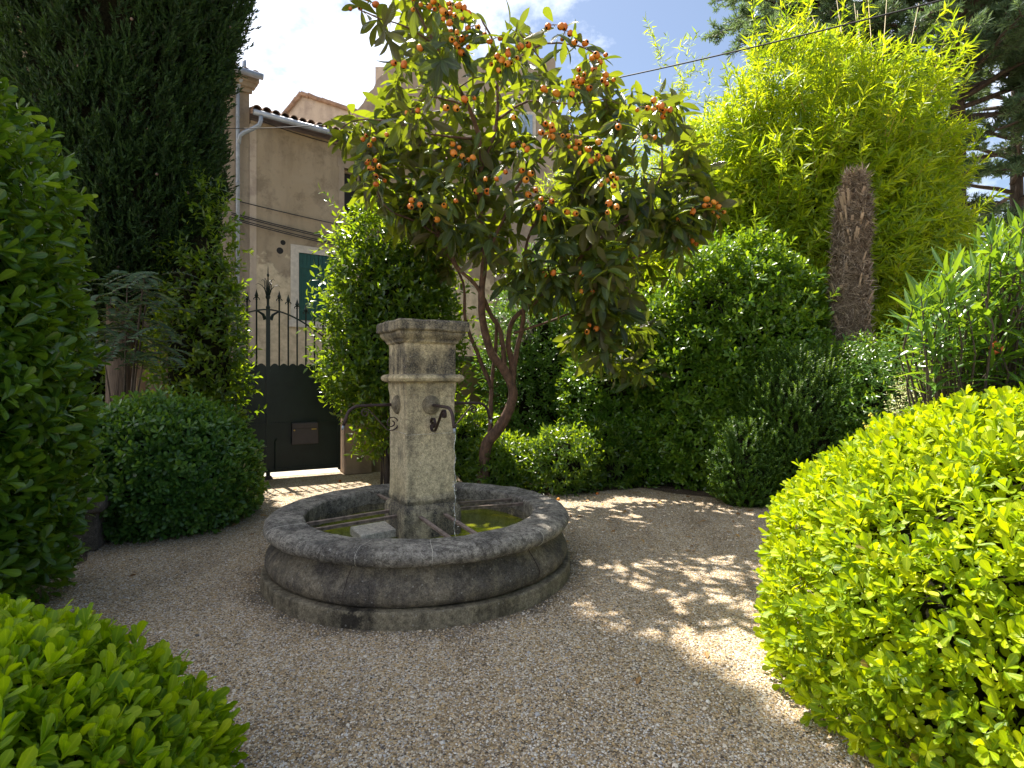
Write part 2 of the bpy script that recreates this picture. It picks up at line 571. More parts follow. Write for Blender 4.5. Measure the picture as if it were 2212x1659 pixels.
M['soil'] = simple('bed_soil', (0.075, 0.052, 0.034), 0.95, 0, 12, 0.5, 0.8, 0.03)
M['fibre'] = simple('palm_fibre', (0.20, 0.165, 0.13), 0.9, 0, 14, 0.6, 0.5, 0.02)
M['stub'] = simple('palm_leaf_stub', (0.30, 0.23, 0.16), 0.8, 0, 9, 0.4, 0.2, 0.01)
M['lane'] = simple('lane_concrete', (0.44, 0.40, 0.34), 0.9, 0, 3, 0.2, 0.3, 0.01)
M['cone'] = simple('cypress_cone', (0.17, 0.125, 0.10), 0.8, 0, 20, 0.3, 0.3, 0.004)
M['berry'] = simple('orange_berry', (0.55, 0.12, 0.03), 0.5, 0, 10, 0.2, 0)
M['flower'] = simple('yellow_flower', (0.55, 0.50, 0.06), 0.6, 0, 10, 0.2, 0)


def fruitmat():
    m, n, b, out = newmat('loquat_fruit_skin')
    oi = nd(n, 'ShaderNodeObjectInfo')
    f = noise(n, coord(n), 40, 3)
    col = ramp(n, oi.outputs['Random'], [(0, (0.44, 0.105, 0.004)), (0.6, (0.52, 0.165, 0.008)), (1, (0.58, 0.24, 0.02))])
    n.links.new(mixc(n, ramp(n, f, [(0.62, (0, 0, 0)), (0.72, (0.6, 0.6, 0.6))]), col, (0.30, 0.10, 0.02)), b.inputs['Base Color'])
    b.inputs['Roughness'].default_value = 0.45
    b.inputs['Subsurface Weight'].default_value = 0.08
    b.inputs['Subsurface Radius'].default_value = (0.02, 0.008, 0.003)
    b.inputs['Subsurface Scale'].default_value = 0.5
    return m


M['fruit'] = fruitmat()


def gravelmat(name, sc, tint=1.0):
    m, n, b, out = newmat(name)
    c = coord(n)
    wv = noise(n, c, 60, 2, 0.5, 'Color')
    warp = mixc(n, 0.0025, c, wv, 'ADD')
    v = nd(n, 'ShaderNodeTexVoronoi', {'Scale': sc, 'Vector': warp, 'Randomness': 1.0})
    sp = nd(n, 'ShaderNodeSeparateColor', {'Color': v.outputs['Color']})
    t = tint
    col = ramp(n, sp.outputs[0], [(0.0, (0.06 * t, 0.05 * t, 0.045 * t)), (0.14, (0.20 * t, 0.145 * t, 0.085 * t)), (0.34, (0.33 * t, 0.25 * t, 0.16 * t)),
                                 (0.55, (0.41 * t, 0.285 * t, 0.13 * t)), (0.72, (0.48 * t, 0.41 * t, 0.31 * t)), (0.88, (0.58 * t, 0.53 * t, 0.45 * t)), (1.0, (0.30 * t, 0.28 * t, 0.27 * t))])
    big = noise(n, c, 0.9, 5, 0.6)
    col = mixc(n, 1.0, col, ramp(n, big, [(0.3, (0.84, 0.83, 0.82)), (0.7, (1.0, 1.0, 1.0))]), 'MULTIPLY')
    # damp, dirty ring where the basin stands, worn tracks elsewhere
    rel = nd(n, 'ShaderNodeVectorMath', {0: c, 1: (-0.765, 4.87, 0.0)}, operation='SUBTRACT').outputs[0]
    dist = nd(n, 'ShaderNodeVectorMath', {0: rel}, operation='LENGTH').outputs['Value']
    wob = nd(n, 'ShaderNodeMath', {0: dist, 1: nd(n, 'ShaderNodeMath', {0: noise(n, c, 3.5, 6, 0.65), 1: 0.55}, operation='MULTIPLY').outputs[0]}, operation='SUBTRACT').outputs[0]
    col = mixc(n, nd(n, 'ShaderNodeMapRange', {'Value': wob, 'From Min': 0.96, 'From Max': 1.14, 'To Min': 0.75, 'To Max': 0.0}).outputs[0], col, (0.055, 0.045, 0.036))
    trk = noise(n, nd(n, 'ShaderNodeMapping', {'Vector': c, 'Scale': (1.3, 0.5, 1), 'Rotation': (0, 0, 0.5)}).outputs[0], 1.6, 5, 0.6)
    col = mixc(n, 1.0, col, ramp(n, trk, [(0.36, (0.72, 0.70, 0.68)), (0.56, (1.0, 1.0, 1.0))]), 'MULTIPLY')
    n.links.new(col, b.inputs['Base Color'])
    b.inputs['Roughness'].default_value = 0.75
    b.inputs['Specular IOR Level'].default_value = 0.3
    h = nd(n, 'ShaderNodeMath', {0: 0.7, 1: v.outputs['Distance']}, operation='SUBTRACT').outputs[0]
    bump(n, h, 0.9, 0.012, b)
    return m


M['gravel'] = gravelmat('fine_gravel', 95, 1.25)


def pebblemat():
    m, n, b, out = newmat('gravel_pebble')
    at = nd(n, 'ShaderNodeAttribute', attribute_name='leaf')
    sp = nd(n, 'ShaderNodeSeparateXYZ', {'Vector': at.outputs['Vector']})
    col = ramp(n, sp.outputs['X'], [(0.0, (0.07, 0.065, 0.065)), (0.12, (0.20, 0.15, 0.095)), (0.34, (0.42, 0.32, 0.20)), (0.55, (0.52, 0.36, 0.17)), (0.72, (0.64, 0.55, 0.42)),
                                    (0.9, (0.72, 0.68, 0.62)), (1.0, (0.30, 0.30, 0.32))])
    n.links.new(col, b.inputs['Base Color'])
    b.inputs['Roughness'].default_value = 0.65
    return m


M['pebble'] = pebblemat()


def stonemat(name, light, dark, dark_amt=0.5, speck=0.5, algae=0.3, acol=(0.20, 0.165, 0.055), zband=None, crust=0.3, stain=None):
    """lime stone with black lichen, white specks and a green-yellow algae film"""
    m, n, b, out = newmat(name)
    c = coord(n)
    f1 = noise(n, c, 3.2, 9, 0.68)
    f2 = noise(n, c, 38, 6, 0.7)
    f3 = noise(n, c, 1.4, 5, 0.6)
    base = mixc(n, ramp(n, f2, [(0.35, (0, 0, 0)), (0.7, (1, 1, 1))]), tuple(x * 0.74 for x in light), light)
    base = mixc(n, ramp(n, f3, [(0.44, (0, 0, 0)), (0.64, (algae,) * 3)]), base, acol)
    mpn = nd(n, 'ShaderNodeMapping', {'Vector': c, 'Scale': (7, 7, 0.9)})
    st = noise(n, mpn.outputs[0], 1.3, 6, 0.6)
    d = nd(n, 'ShaderNodeMath', {0: f1, 1: st}, operation='ADD').outputs[0]
    if zband:
        sz = nd(n, 'ShaderNodeSeparateXYZ', {'Vector': c}).outputs['Z']
        zr = ramp(n, nd(n, 'ShaderNodeMapRange', {'Value': sz, 'From Min': 0.0, 'From Max': 2.2}).outputs[0], [(p / 2.2, (v, v, v)) for p, v in zband])
        d = nd(n, 'ShaderNodeMath', {0: d, 1: zr}, operation='ADD').outputs[0]
    lo = 1.30 - dark_amt * 0.6
    mr_ = nd(n, 'ShaderNodeMapRange', {'Value': d, 'From Min': lo - 0.16, 'From Max': lo + 0.20}).outputs[0]
    fine = noise(n, c, 85, 4, 0.7)
    dk = nd(n, 'ShaderNodeMath', {0: mr_, 1: ramp(n, fine, [(0.30, (0.55,) * 3), (0.6, (1, 1, 1))])}, operation='MULTIPLY').outputs[0]
    col = mixc(n, dk, base, dark)
    cn = noise(n, c, 24, 9, 0.78)
    col = mixc(n, ramp(n, cn, [(0.50, (0, 0, 0)), (0.56, (crust,) * 3)]), col, (0.055, 0.046, 0.038))
    col = mixc(n, ramp(n, noise(n, c, 31, 9, 0.8), [(0.56, (0, 0, 0)), (0.62, (crust * 0.7,) * 3)]), col, (0.46, 0.44, 0.40))
    if stain:
        ds = nd(n, 'ShaderNodeVectorMath', {0: c, 1: stain[:3]}, operation='DISTANCE').outputs['Value']
        ds = nd(n, 'ShaderNodeMath', {0: ds, 1: nd(n, 'ShaderNodeMath', {0: noise(n, c, 14, 8, 0.75), 1: stain[3] * 3.2}, operation='MULTIPLY').outputs[0]}, operation='ADD').outputs[0]
        col = mixc(n, nd(n, 'ShaderNodeMapRange', {'Value': ds, 'From Min': stain[3] * 1.9, 'From Max': stain[3] * 2.3, 'To Min': 0.85, 'To Max': 0.0}).outputs[0], col, (0.020, 0.018, 0.017))
    v = nd(n, 'ShaderNodeTexVoronoi', {'Scale': 55.0, 'Vector': c})
    sp = nd(n, 'ShaderNodeSeparateColor', {'Color': v.outputs['Color']}).outputs[0]
    k1 = nd(n, 'ShaderNodeMath', {0: sp, 1: 1.0 - 0.07 * speck}, operation='GREATER_THAN').outputs[0]
    k2 = nd(n, 'ShaderNodeMath', {0: v.outputs['Distance'], 1: 0.32}, operation='LESS_THAN').outputs[0]
    k = nd(n, 'ShaderNodeMath', {0: k1, 1: k2}, operation='MULTIPLY').outputs[0]
    k = nd(n, 'ShaderNodeMath', {0: k, 1: 0.6}, operation='MULTIPLY').outputs[0]
    col = mixc(n, k, col, (0.42, 0.40, 0.37))
    col = mixc(n, 1.0, col, ramp(n, noise(n, c, 120, 5, 0.75), [(0.36, (0.45, 0.44, 0.43)), (0.5, (1, 1, 1)), (0.68, (1.18, 1.17, 1.14))]), 'MULTIPLY')
    col = mixc(n, 1.0, col, ramp(n, noise(n, c, 19, 7, 0.7), [(0.34, (0.66, 0.65, 0.64)), (0.6, (1.08, 1.08, 1.07))]), 'MULTIPLY')
    n.links.new(col, b.inputs['Base Color'])
    b.inputs['Roughness'].default_value = 0.88
    b.inputs['Specular IOR Level'].default_value = 0.25
    hh = nd(n, 'ShaderNodeMath', {0: f2, 1: noise(n, c, 130, 4, 0.7)}, operation='ADD').outputs[0]
    bump(n, hh, 0.9, 0.012, b)
    return m


_a = R(29.5)
_dx, _dy = -1.03 + 0.765, 3.66 - 4.87
STAIN = (_dx * math.cos(_a) + _dy * math.sin(_a), -_dx * math.sin(_a) + _dy * math.cos(_a), 0.05, 0.19)
M['basin'] = stonemat('weathered_basin_stone', (0.34, 0.29, 0.215), (0.080, 0.073, 0.070), 0.60, 0.9, 0.22, crust=0.35)
M['rim'] = stonemat('lichen_rim_stone', (0.50, 0.46, 0.40), (0.085, 0.080, 0.077), 0.54, 1.6, 0.15, crust=0.65)
M['plinth'] = stonemat('pale_plinth_stone', (0.36, 0.31, 0.22), (0.022, 0.020, 0.019), 0.33, 0.5, 0.2, crust=0.3, stain=STAIN)
M['pillar'] = stonemat('pillar_limestone', (0.74, 0.64, 0.43), (0.060, 0.057, 0.055), 0.24, 0.3, 0.4, (0.50, 0.40, 0.20), crust=0.10,
                       zband=[(0.0, 0.35), (0.50, 0.30), (0.57, 0.34), (0.66, -0.02), (0.76, -0.22), (1.45, -0.20), (1.6, 0.06), (1.66, 0.30), (1.78, 0.22), (1.86, -0.15), (1.9, 0.28), (2.05, 0.36)])
M['slab'] = stonemat('pale_slab_stone', (0.75, 0.71, 0.62), (0.20, 0.18, 0.16), 0.0, 0.3, 0.05, crust=0.1)
M['bench'] = stonemat('bench_stone', (0.27, 0.235, 0.20), (0.06, 0.055, 0.05), 0.5, 0.6, 0.1)


def plaster(name, base, dark, light, patch, pz=(0.0, 1.0), patch_amt=0.0):
    m, n, b, out = newmat(name)
    c = coord(n)
    f1 = noise(n, c, 0.55, 8, 0.6)
    f2 = noise(n, c, 4.5, 8, 0.65)
    mpn = nd(n, 'ShaderNodeMapping', {'Vector': c, 'Scale': (1.5, 1.5, 0.45)})
    st = noise(n, mpn.outputs[0], 1.5, 7, 0.62)
    col = mixc(n, ramp(n, f1, [(0.35, (0, 0, 0)), (0.65, (1, 1, 1))]), base, light)
    col = mixc(n, ramp(n, st, [(0.48, (0, 0, 0)), (0.72, (0.55,) * 3)]), col, dark)
    col = mixc(n, ramp(n, noise(n, c, 1.3, 9, 0.7), [(0.52, (0, 0, 0)), (0.62, (0.5,) * 3)]), col, dark)
    col = mixc(n, ramp(n, noise(n, c, 9, 4, 0.6), [(0.70, (0, 0, 0)), (0.74, (0.7,) * 3)]), col, tuple(min(1, x * 1.5) for x in light))
    col = mixc(n, ramp(n, f2, [(0.58, (0, 0, 0)), (0.75, (0.55,) * 3)]), col, dark)
    if patch_amt:
        z = nd(n, 'ShaderNodeSeparateXYZ', {'Vector': c}).outputs['Z']
        zr = nd(n, 'ShaderNodeMapRange', {'Value': z, 'From Min': pz[0], 'From Max': pz[1], 'To Min': 0.34, 'To Max': -0.22}).outputs[0]
        f3 = noise(n, c, 0.8, 7, 0.6)
        s = nd(n, 'ShaderNodeMath', {0: f3, 1: zr}, operation='ADD').outputs[0]
        pc = mixc(n, ramp(n, f2, [(0.4, (0, 0, 0)), (0.62, (1, 1, 1))]), patch, tuple(x * 0.66 for x in patch))
        col = mixc(n, ramp(n, s, [(0.53, (0, 0, 0)), (0.56, (patch_amt,) * 3)]), col, pc)
    n.links.new(col, b.inputs['Base Color'])
    b.inputs['Roughness'].default_value = 0.92
    b.inputs['Specular IOR Level'].default_value = 0.2
    bump(n, noise(n, c, 14, 8, 0.7), 0.35, 0.03, b)
    return m


M['plaster'] = plaster('old_ochre_plaster', (0.315, 0.248, 0.166), (0.13, 0.104, 0.074), (0.37, 0.305, 0.222), (0.62, 0.52, 0.37), (2.8, 6.4), 0.95)
M['plaster2'] = plaster('grey_beige_plaster', (0.30, 0.24, 0.18), (0.16, 0.13, 0.10), (0.36, 0.30, 0.23), (0.4, 0.3, 0.2))
M['pink'] = plaster('pink_stone_wall', (0.30, 0.245, 0.19), (0.17, 0.135, 0.105), (0.36, 0.30, 0.235), (0.4, 0.3, 0.2))
M['paleplaster'] = plaster('pale_gable_plaster', (0.45, 0.37, 0.29), (0.24, 0.19, 0.16), (0.50, 0.42, 0.34), (0.4, 0.3, 0.2))
M['pier'] = plaster('pier_plaster', (0.27, 0.19, 0.135), (0.15, 0.105, 0.08), (0.34, 0.25, 0.18), (0.4, 0.3, 0.2))


def tilemat():
    m, n, b, out = newmat('canal_roof_tiles')
    c = coord(n)
    f = noise(n, c, 3.0, 7, 0.65)
    col = ramp(n, f, [(0.3, (0.10, 0.075, 0.06)), (0.5, (0.24, 0.15, 0.10)), (0.7, (0.36, 0.25, 0.18))])
    n.links.new(col, b.inputs['Base Color'])
    b.inputs['Roughness'].default_value = 0.9
    bump(n, noise(n, c, 20, 6), 0.4, 0.02, b)
    return m


M['tile'] = tilemat()


def watermat():
    m, n, b, out = newmat('green_algae_water')
    c = coord(n)
    f = noise(n, c, 3.0, 5, 0.6)
    n.links.new(ramp(n, f, [(0.3, (0.06, 0.085, 0.008)), (0.55, (0.15, 0.165, 0.008)), (0.75, (0.28, 0.25, 0.010))]), b.inputs['Base Color'])
    b.inputs['Roughness'].default_value = 0.06
    b.inputs['Specular IOR Level'].default_value = 0.5
    bump(n, noise(n, c, 9, 3), 0.12, 0.02, b)
    return m


M['water'] = watermat()


def clearwater():
    m, n, b, out = newmat('falling_water')
    b.inputs['Base Color'].default_value = (0.9, 0.95, 1, 1)
    b.inputs['Roughness'].default_value = 0.05
    b.inputs['Transmission Weight'].default_value = 0.85
    b.inputs['IOR'].default_value = 1.33
    return m


M['clear'] = clearwater()

# ------------------------------------------------------------------ the ground
GD = Vector((math.cos(R(28)), math.sin(R(28)), 0))       # along the gate
GN = Vector((math.sin(R(28)), -math.cos(R(28)), 0))      # towards the garden
GC = W(579, 1035, 9.02); GC.z = 0                          # middle post of the gate


def sheet(name, pts, z, mat, label=None):
    m = MB()
    m.add([(x, y, z) for x, y in pts], [tuple(range(len(pts)))])
    o = m.build(name, mat)
    return tag(o, label, None, None, 'structure')


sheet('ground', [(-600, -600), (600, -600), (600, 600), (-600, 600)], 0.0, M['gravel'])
a = GC - GD * 30 - GN * 0.12
b_ = GC + GD * 40 - GN * 0.12
far = -GN * 6.6
sheet('road', [(a.x, a.y), (b_.x, b_.y), (b_.x + far.x, b_.y + far.y), (a.x + far.x, a.y + far.y)], 0.004, M['lane'])
# planting soil under the shrubs
sheet('soil_bed', [(-1.4, 7.6), (-0.4, 7.5), (0.9, 7.9), (1.9, 8.3), (2.2, 7.9), (3.0, 7.4), (4.0, 7.0), (4.6, 6.0), (5.0, 4.0), (12, 4.0), (12, 13), (6, 13), (-1.5, 9.6)][::1], 0.004, M['soil'])
sheet('planting_bed', [(-9, 3.0), (-3.6, 3.0), (-3.7, 5.0), (-4.2, 5.7), (-3.1, 6.4), (-3.6, 8.0), (-4.6, 8.6), (-9, 8.6)], 0.004, M['soil'])

# real pebbles over the near gravel, and fallen leaves
oct_v = np.array([(1, 0, 0), (0, 1, 0), (-1, 0, 0), (0, -1, 0), (0, 0, 0.7), (0.45, 0.45, 0.45), (-0.5, 0.4, 0.4), (-0.4, -0.5, 0.45), (0.5, -0.4, 0.4)], float)
oct_f = [(0, 1, 5), (1, 2, 6), (2, 3, 7), (3, 0, 8), (0, 5, 4, 8), (1, 6, 4, 5), (2, 7, 4, 6), (3, 8, 4, 7)]
T_PEB = (oct_v, oct_f, np.zeros((9, 2)))
lb = LB()
n = 150000
Yp = 2.0 + 6.5 * rng.random(n) ** 1.9
Xp = (rng.random(n) * 1.75 - 0.85) * Yp
ok = ((Xp + 0.765) ** 2 + (Yp - 4.87) ** 2 > 1.26 ** 2)
Xp, Yp = Xp[ok], Yp[ok]
n = len(Xp)
ang = rng.random(n) * 6.283
D = np.stack([np.cos(ang), np.sin(ang), rng.normal(size=n) * 0.25], 1)
U = np.tile([0, 0, 1.0], (n, 1)) + rng.normal(size=(n, 3)) * 0.25
sz = 0.0035 + 0.0045 * rng.random(n) ** 2 + 0.010 * (rng.random(n) > 0.997)
lb.add(T_PEB, np.stack([Xp, Yp, np.full(n, 0.001)], 1), D, U, sz, 0.7 + 0.5 * rng.random(n))
tag(lb.build('gravel', M['pebble'], smooth=False), 'loose pale and ochre pebbles lying over the garden ground', 'gravel', None, 'stuff')
lb = LB()
n = 420
Yp = 3.0 + 6.3 * rng.random(n) ** 0.7
Xp = (rng.random(n) * 1.5 - 0.72) * Yp
k = (np.abs(Xp - 1.6) < 2.6) & (Yp > 5.2) | (Xp < -1.9) & (Yp > 6) | (rng.random(n) < 0.1)
k &= ((Xp + 0.765) ** 2 + (Yp - 4.87) ** 2 > 1.3 ** 2)
Xp, Yp = Xp[k], Yp[k]
n = len(Xp)
ang = rng.random(n) * 6.283
lb.add(T_LAUREL, np.stack([Xp, Yp, np.full(n, 0.012)], 1), np.stack([np.cos(ang), np.sin(ang), np.zeros(n)], 1),
       np.tile([0, 0, 1.0], (n, 1)) + rng.normal(size=(n, 3)) * 0.3, 0.04 + 0.05 * rng.random(n))
tag(lb.build('fallen_leaves', M['litter']), 'dry brown leaves scattered over the gravel', 'leaves', None, 'stuff')

# ------------------------------------------------------------------ the fountain
FC = Vector((-0.765, 4.87, 0))
NF_A = R(29.5)
NFv = Vector((math.sin(NF_A), -math.cos(NF_A), 0))
fountain = empty('fountain', FC, NF_A)   # local -Y points along the front face normal
tag(fountain, 'round weathered stone fountain with square pillar and iron spouts in the gravel', 'fountain')


def lathe_obj(prof, name, mat, parent, n=128, amp=0.006, scale=4.0, off=0):
    # resample the profile smoothly
    pts = []
    for i in range(len(prof) - 1):
        (r0, z0), (r1, z1) = prof[i], prof[i + 1]
        k = max(1, int(math.hypot(r1 - r0, z1 - z0) / 0.02))
        for j in range(k):
            pts.append((r0 + (r1 - r0) * j / k, z0 + (z1 - z0) * j / k))
    pts.append(prof[-1])
    m = MB()
    m.lathe(pts, n)
    return m.build(name, mat, parent, smooth=True, disp=rough_disp(amp, scale, off))


def arc(cx, cz, rx, rz, a0, a1, n=9):
    return [(cx + rx * math.cos(R(a0 + (a1 - a0) * i / n)), cz + rz * math.sin(R(a0 + (a1 - a0) * i / n))) for i in range(n + 1)]


basin = lathe_obj([(1.135, 0.39), (1.125, 0.365), (1.133, 0.335), (1.163, 0.298), (1.205, 0.255), (1.226, 0.21), (1.224, 0.165), (1.205, 0.130), (1.18, 0.118)], 'basin', M['basin'], fountain)
rim = lathe_obj([(1.10, 0.392)] + arc(1.152, 0.436, 0.088, 0.063, -100, 85, 14) + [(1.08, 0.499), (1.0, 0.497)] + arc(0.965, 0.468, 0.03, 0.028, 80, 180, 6) + [(0.937, 0.43), (0.94, 0.36)], 'rim', M['rim'], basin, amp=0.008, scale=5.5, off=3)
plinth = lathe_obj([(1.16, 0.112)] + [(1.20, 0.113), (1.232, 0.110)] + arc(1.234, 0.096, 0.016, 0.016, 80, 0, 4) + [(1.252, 0.05), (1.254, -0.02)], 'plinth_course', M['plinth'], basin, amp=0.006, scale=5, off=6)
inner = lathe_obj([(0.942, 0.372), (0.945, 0.2), (0.94, 0.05), (0.6, 0.05), (0.0, 0.05)], 'inner_wall', M['pillar'], basin, amp=0.003)
# joints and a wandering crack between the basin stones
for deg, z0, z1, jr in ((-105, 0.16, 0.38, 0.0015), (-38, 0.16, 0.38, 0.0025), (-165, 0.16, 0.38, 0.0015), (20, 0.16, 0.38, 0.0015)):
    pr = [(1.225, 0.165), (1.228, 0.21), (1.207, 0.255), (1.165, 0.298), (1.135, 0.335), (1.127, 0.365)]
    pts = []
    for i, (r, z) in enumerate(pr):
        a_ = R(deg) - NF_A + random.uniform(-0.006, 0.006)
        pts.append(rough_disp(0.006, 4.0, 0)(Vector(((r - 0.001) * math.cos(a_), (r - 0.001) * math.sin(a_), z))))
    jm = MB()
    jm.tube(pts, jr * 1.3, 5)
    jm.build('joint', M['iron'], basin)

for deg in (-101, -78, -146, -37, 12, 75, 150):
    jm = MB()
    pts = []
    for (r, z) in arc(1.152, 0.436, 0.088, 0.063, -60, 85, 9) + [(1.08, 0.499), (0.985, 0.496)]:
        a_ = R(deg) - NF_A + random.uniform(-0.004, 0.004)
        pts.append(rough_disp(0.008, 5.5, 3)(Vector((r * math.cos(a_), r * math.sin(a_), z))))
    jm.tube(pts, 0.0022, 5)
    jm.build('joint', M['slab'], rim)

# pillar, square in the fountain's own axes
pillar = empty('pillar')
pillar.parent = fountain


def sq_stack(levels, name, mat, parent, amp=0.003, scale=9, off=0, sub=6):
    """square section rings: (half width, z)"""
    m = MB()
    rings = []
    lv = []
    for i in range(len(levels) - 1):
        (h0, z0), (h1, z1) = levels[i], levels[i + 1]
        k = max(1, int(max(abs(h1 - h0), abs(z1 - z0)) / 0.04))
        lv += [(h0 + (h1 - h0) * j / k, z0 + (z1 - z0) * j / k) for j in range(k)]
    lv.append(levels[-1])
    ch = 0.012
    for (h, z) in lv:
        ring = []
        for q in range(4):
            cs = [(-1, -1), (1, -1), (1, 1), (-1, 1)]
            (ax, ay), (bx, by) = cs[q], cs[(q + 1) % 4]
            for j in range(sub + 1):
                t = j / sub
                c_ = min(ch / h * 0.5, 0.4)
                t2 = c_ + (1 - 2 * c_) * t
                ring.append((h * (ax + (bx - ax) * t2), h * (ay + (by - ay) * t2), z))
        rings.append(ring)
    nr = len(rings[0])
    m.add([p for r_ in rings for p in r_],
          [(i * nr + k, i * nr + (k + 1) % nr, (i + 1) * nr + (k + 1) % nr, (i + 1) * nr + k) for i in range(len(rings) - 1) for k in range(nr)]
          + [tuple(range(nr))[::-1], tuple((len(rings) - 1) * nr + k for k in range(nr))])
    o = m.build(name, mat, parent, smooth=False, disp=rough_disp(amp, scale, off))
    return o


w2 = 0.2165
sq_stack([(0.252, 0.0), (0.252, 0.505), (0.245, 0.53), (w2 + 0.004, 0.565)], 'pillar_base', M['pillar'], pillar, 0.006, 7, 1)
sq_stack([(w2 + 0.001, 0.563), (w2 + 0.008, 0.60), (w2 - 0.002, 0.64), (w2 - 0.003, 1.44), (w2 + 0.006, 1.50), (w2 + 0.008, 1.56)], 'shaft', M['pillar'], pillar, 0.004, 6, 2)
sq_stack([(w2 + 0.03, 1.557), (w2 + 0.052, 1.570), (w2 + 0.060, 1.590), (w2 + 0.052, 1.612), (w2 + 0.03, 1.622), (w2 + 0.005, 1.624)], 'moulding', M['pillar'], pillar, 0.003, 11, 3)
sq_stack([(w2 + 0.004, 1.622), (w2 + 0.004, 1.874)], 'neck', M['pillar'], pillar, 0.004, 8, 4)
sq_stack([(w2 + 0.006, 1.872), (w2 + 0.022, 1.885), (w2 + 0.030, 1.905), (w2 + 0.05, 1.925), (w2 + 0.064, 1.945), (w2 + 0.066, 1.968), (w2 + 0.086, 1.974), (w2 + 0.092, 1.985), (w2 + 0.090, 2.045), (w2 + 0.078, 2.06), (0.1, 2.066)],
         'cap', M['pillar'], pillar, 0.010, 9, 5)
jl = MB()
for q in range(4):
    cs = [(-1, -1), (1, -1), (1, 1), (-1, 1)]
    (ax, ay), (bx, by) = cs[q], cs[(q + 1) % 4]
    h_ = w2 - 0.0015
    jl.bar((ax * h_, ay * h_, 1.135 + 0.004 * q), (bx * h_, by * h_, 1.138 + 0.003 * q), 0.004, 0.004)
jl.build('mortar_joint', M['slab'], pillar)


def spiral(c, r0, r1, a0, a1, n=26):
    return [(c[0] + (r0 + (r1 - r0) * i / n) * math.cos(R(a0 + (a1 - a0) * i / n)), c[1] + (r0 + (r1 - r0) * i / n) * math.sin(R(a0 + (a1 - a0) * i / n))) for i in range(n + 1)]


def spout_parts(rot):
    e = empty('spout_side', (0, 0, 0), rot)
    return e


for q, rot in enumerate((0, R(-90), R(90))):
    cr_, sr_ = math.cos(rot), math.sin(rot)

    def L(rad, z, side=0.0):
        x, y = side, -(w2 + rad)
        return Vector((x * cr_ - y * sr_, x * sr_ + y * cr_, z))
    ZS = 1.372
    m = MB()
    # turned stone boss behind the pipe
    prof = [(0.0, 0.052), (0.018, 0.050), (0.028, 0.040), (0.034, 0.032), (0.044, 0.034), (0.052, 0.026), (0.058, 0.018), (0.068, 0.020), (0.076, 0.010), (0.079, -0.006)]
    ns = 28
    vs = []
    for (r_, h_) in prof:
        for k in range(ns):
            t = 2 * math.pi * k / ns
            vs.append(L(h_, ZS + r_ * math.sin(t), r_ * math.cos(t)))
    m.add(vs, [(i * ns + k, i * ns + (k + 1) % ns, (i + 1) * ns + (k + 1) % ns, (i + 1) * ns + k) for i in range(len(prof) - 1) for k in range(ns)])
    m.build('rosette', M['plinth'], fountain, smooth=True)
    path = [(0.03, ZS), (0.12, ZS - 0.001), (0.22, ZS - 0.002), (0.30, ZS - 0.004)]
    path += [(0.30 + 0.10 * math.sin(R(t)), ZS - 0.004 - 0.10 * (1 - math.cos(R(t)))) for t in (12, 24, 36, 48, 60, 72)]
    path += [(0.408, ZS - 0.12), (0.422, ZS - 0.155)]
    path = [(r_ * (1.04 if q else 1.10), z_) for r_, z_ in path]
    m = MB(); m.tube([L(r_, z_) for r_, z_ in path], 0.0125, 10)
    sp = m.build('spout', M['iron'], fountain, smooth=True)
    m = MB(); (r0, z0) = path[-1]; (r1, z1) = path[-2]
    dv = (r0 - r1, z0 - z1)
    m.tube([L(r0, z0), L(r0 + dv[0] * 0.3, z0 + dv[1] * 0.5), L(r0 + dv[0] * 0.6, z0 + dv[1] * 1.0)], [0.010, 0.011, 0.008], 9)
    m.build('nozzle', M['zinc'], sp, smooth=True)
    # S scroll of flat iron under the pipe
    big = (0.045, ZS - 0.150); sm = (0.265, ZS - 0.062)
    s1 = spiral(big, 0.012, 0.062, 520, 300, 24) if False else spiral(big, 0.014, 0.066, -260 - 360, -40, 40)
    s2 = spiral(sm, 0.038, 0.010, 150, -330, 30)
    pts = s1 + [((s1[-1][0] * 2 + s2[0][0]) / 3, (s1[-1][1] * 2 + s2[0][1]) / 3), ((s1[-1][0] + 2 * s2[0][0]) / 3, (s1[-1][1] + 2 * s2[0][1]) / 3)] + s2
    m = MB()
    for side in (-1,):
        b0 = len(m.v)
        hw, ht = 0.011, 0.0035
        for i, (r_, z_) in enumerate(pts):
            p0 = pts[max(i - 1, 0)]; p1 = pts[min(i + 1, len(pts) - 1)]
            tx, tz = p1[0] - p0[0], p1[1] - p0[1]
            l_ = math.hypot(tx, tz) or 1
            nx, nz_ = -tz / l_ * ht, tx / l_ * ht
            m.v += [tuple(L(r_ + nx, z_ + nz_, -hw)), tuple(L(r_ + nx, z_ + nz_, hw)), tuple(L(r_ - nx, z_ - nz_, hw)), tuple(L(r_ - nx, z_ - nz_, -hw))]
        for i in range(len(pts) - 1):
            for k in range(4):
                m.f.append((b0 + i * 4 + k, b0 + i * 4 + (k + 1) % 4, b0 + i * 4 + 4 + (k + 1) % 4, b0 + i * 4 + 4 + k)); m.mi.append(0)
    m.build('scroll', M['iron'], sp)

# iron bars from pillar to rim, two on every side
for q in range(4):
    rot = q * math.pi / 2
    cr_, sr_ = math.cos(rot), math.sin(rot)
    for sx_ in (-0.105, 0.105):
        m = MB()
        pts = []
        for rad, z in ((0.235, 0.482), (0.952, 0.452)):
            pts.append(Vector((sx_ * cr_ + rad * sr_, sx_ * sr_ - rad * cr_, z)))
        m.bar(pts[0], pts[1], 0.032, 0.006)
        m.bar(pts[0] - Vector((0, 0, 0.014)), pts[1] - Vector((0, 0, 0.014)), 0.006, 0.022)
        m.build('support_bar', M['barrust'], fountain)

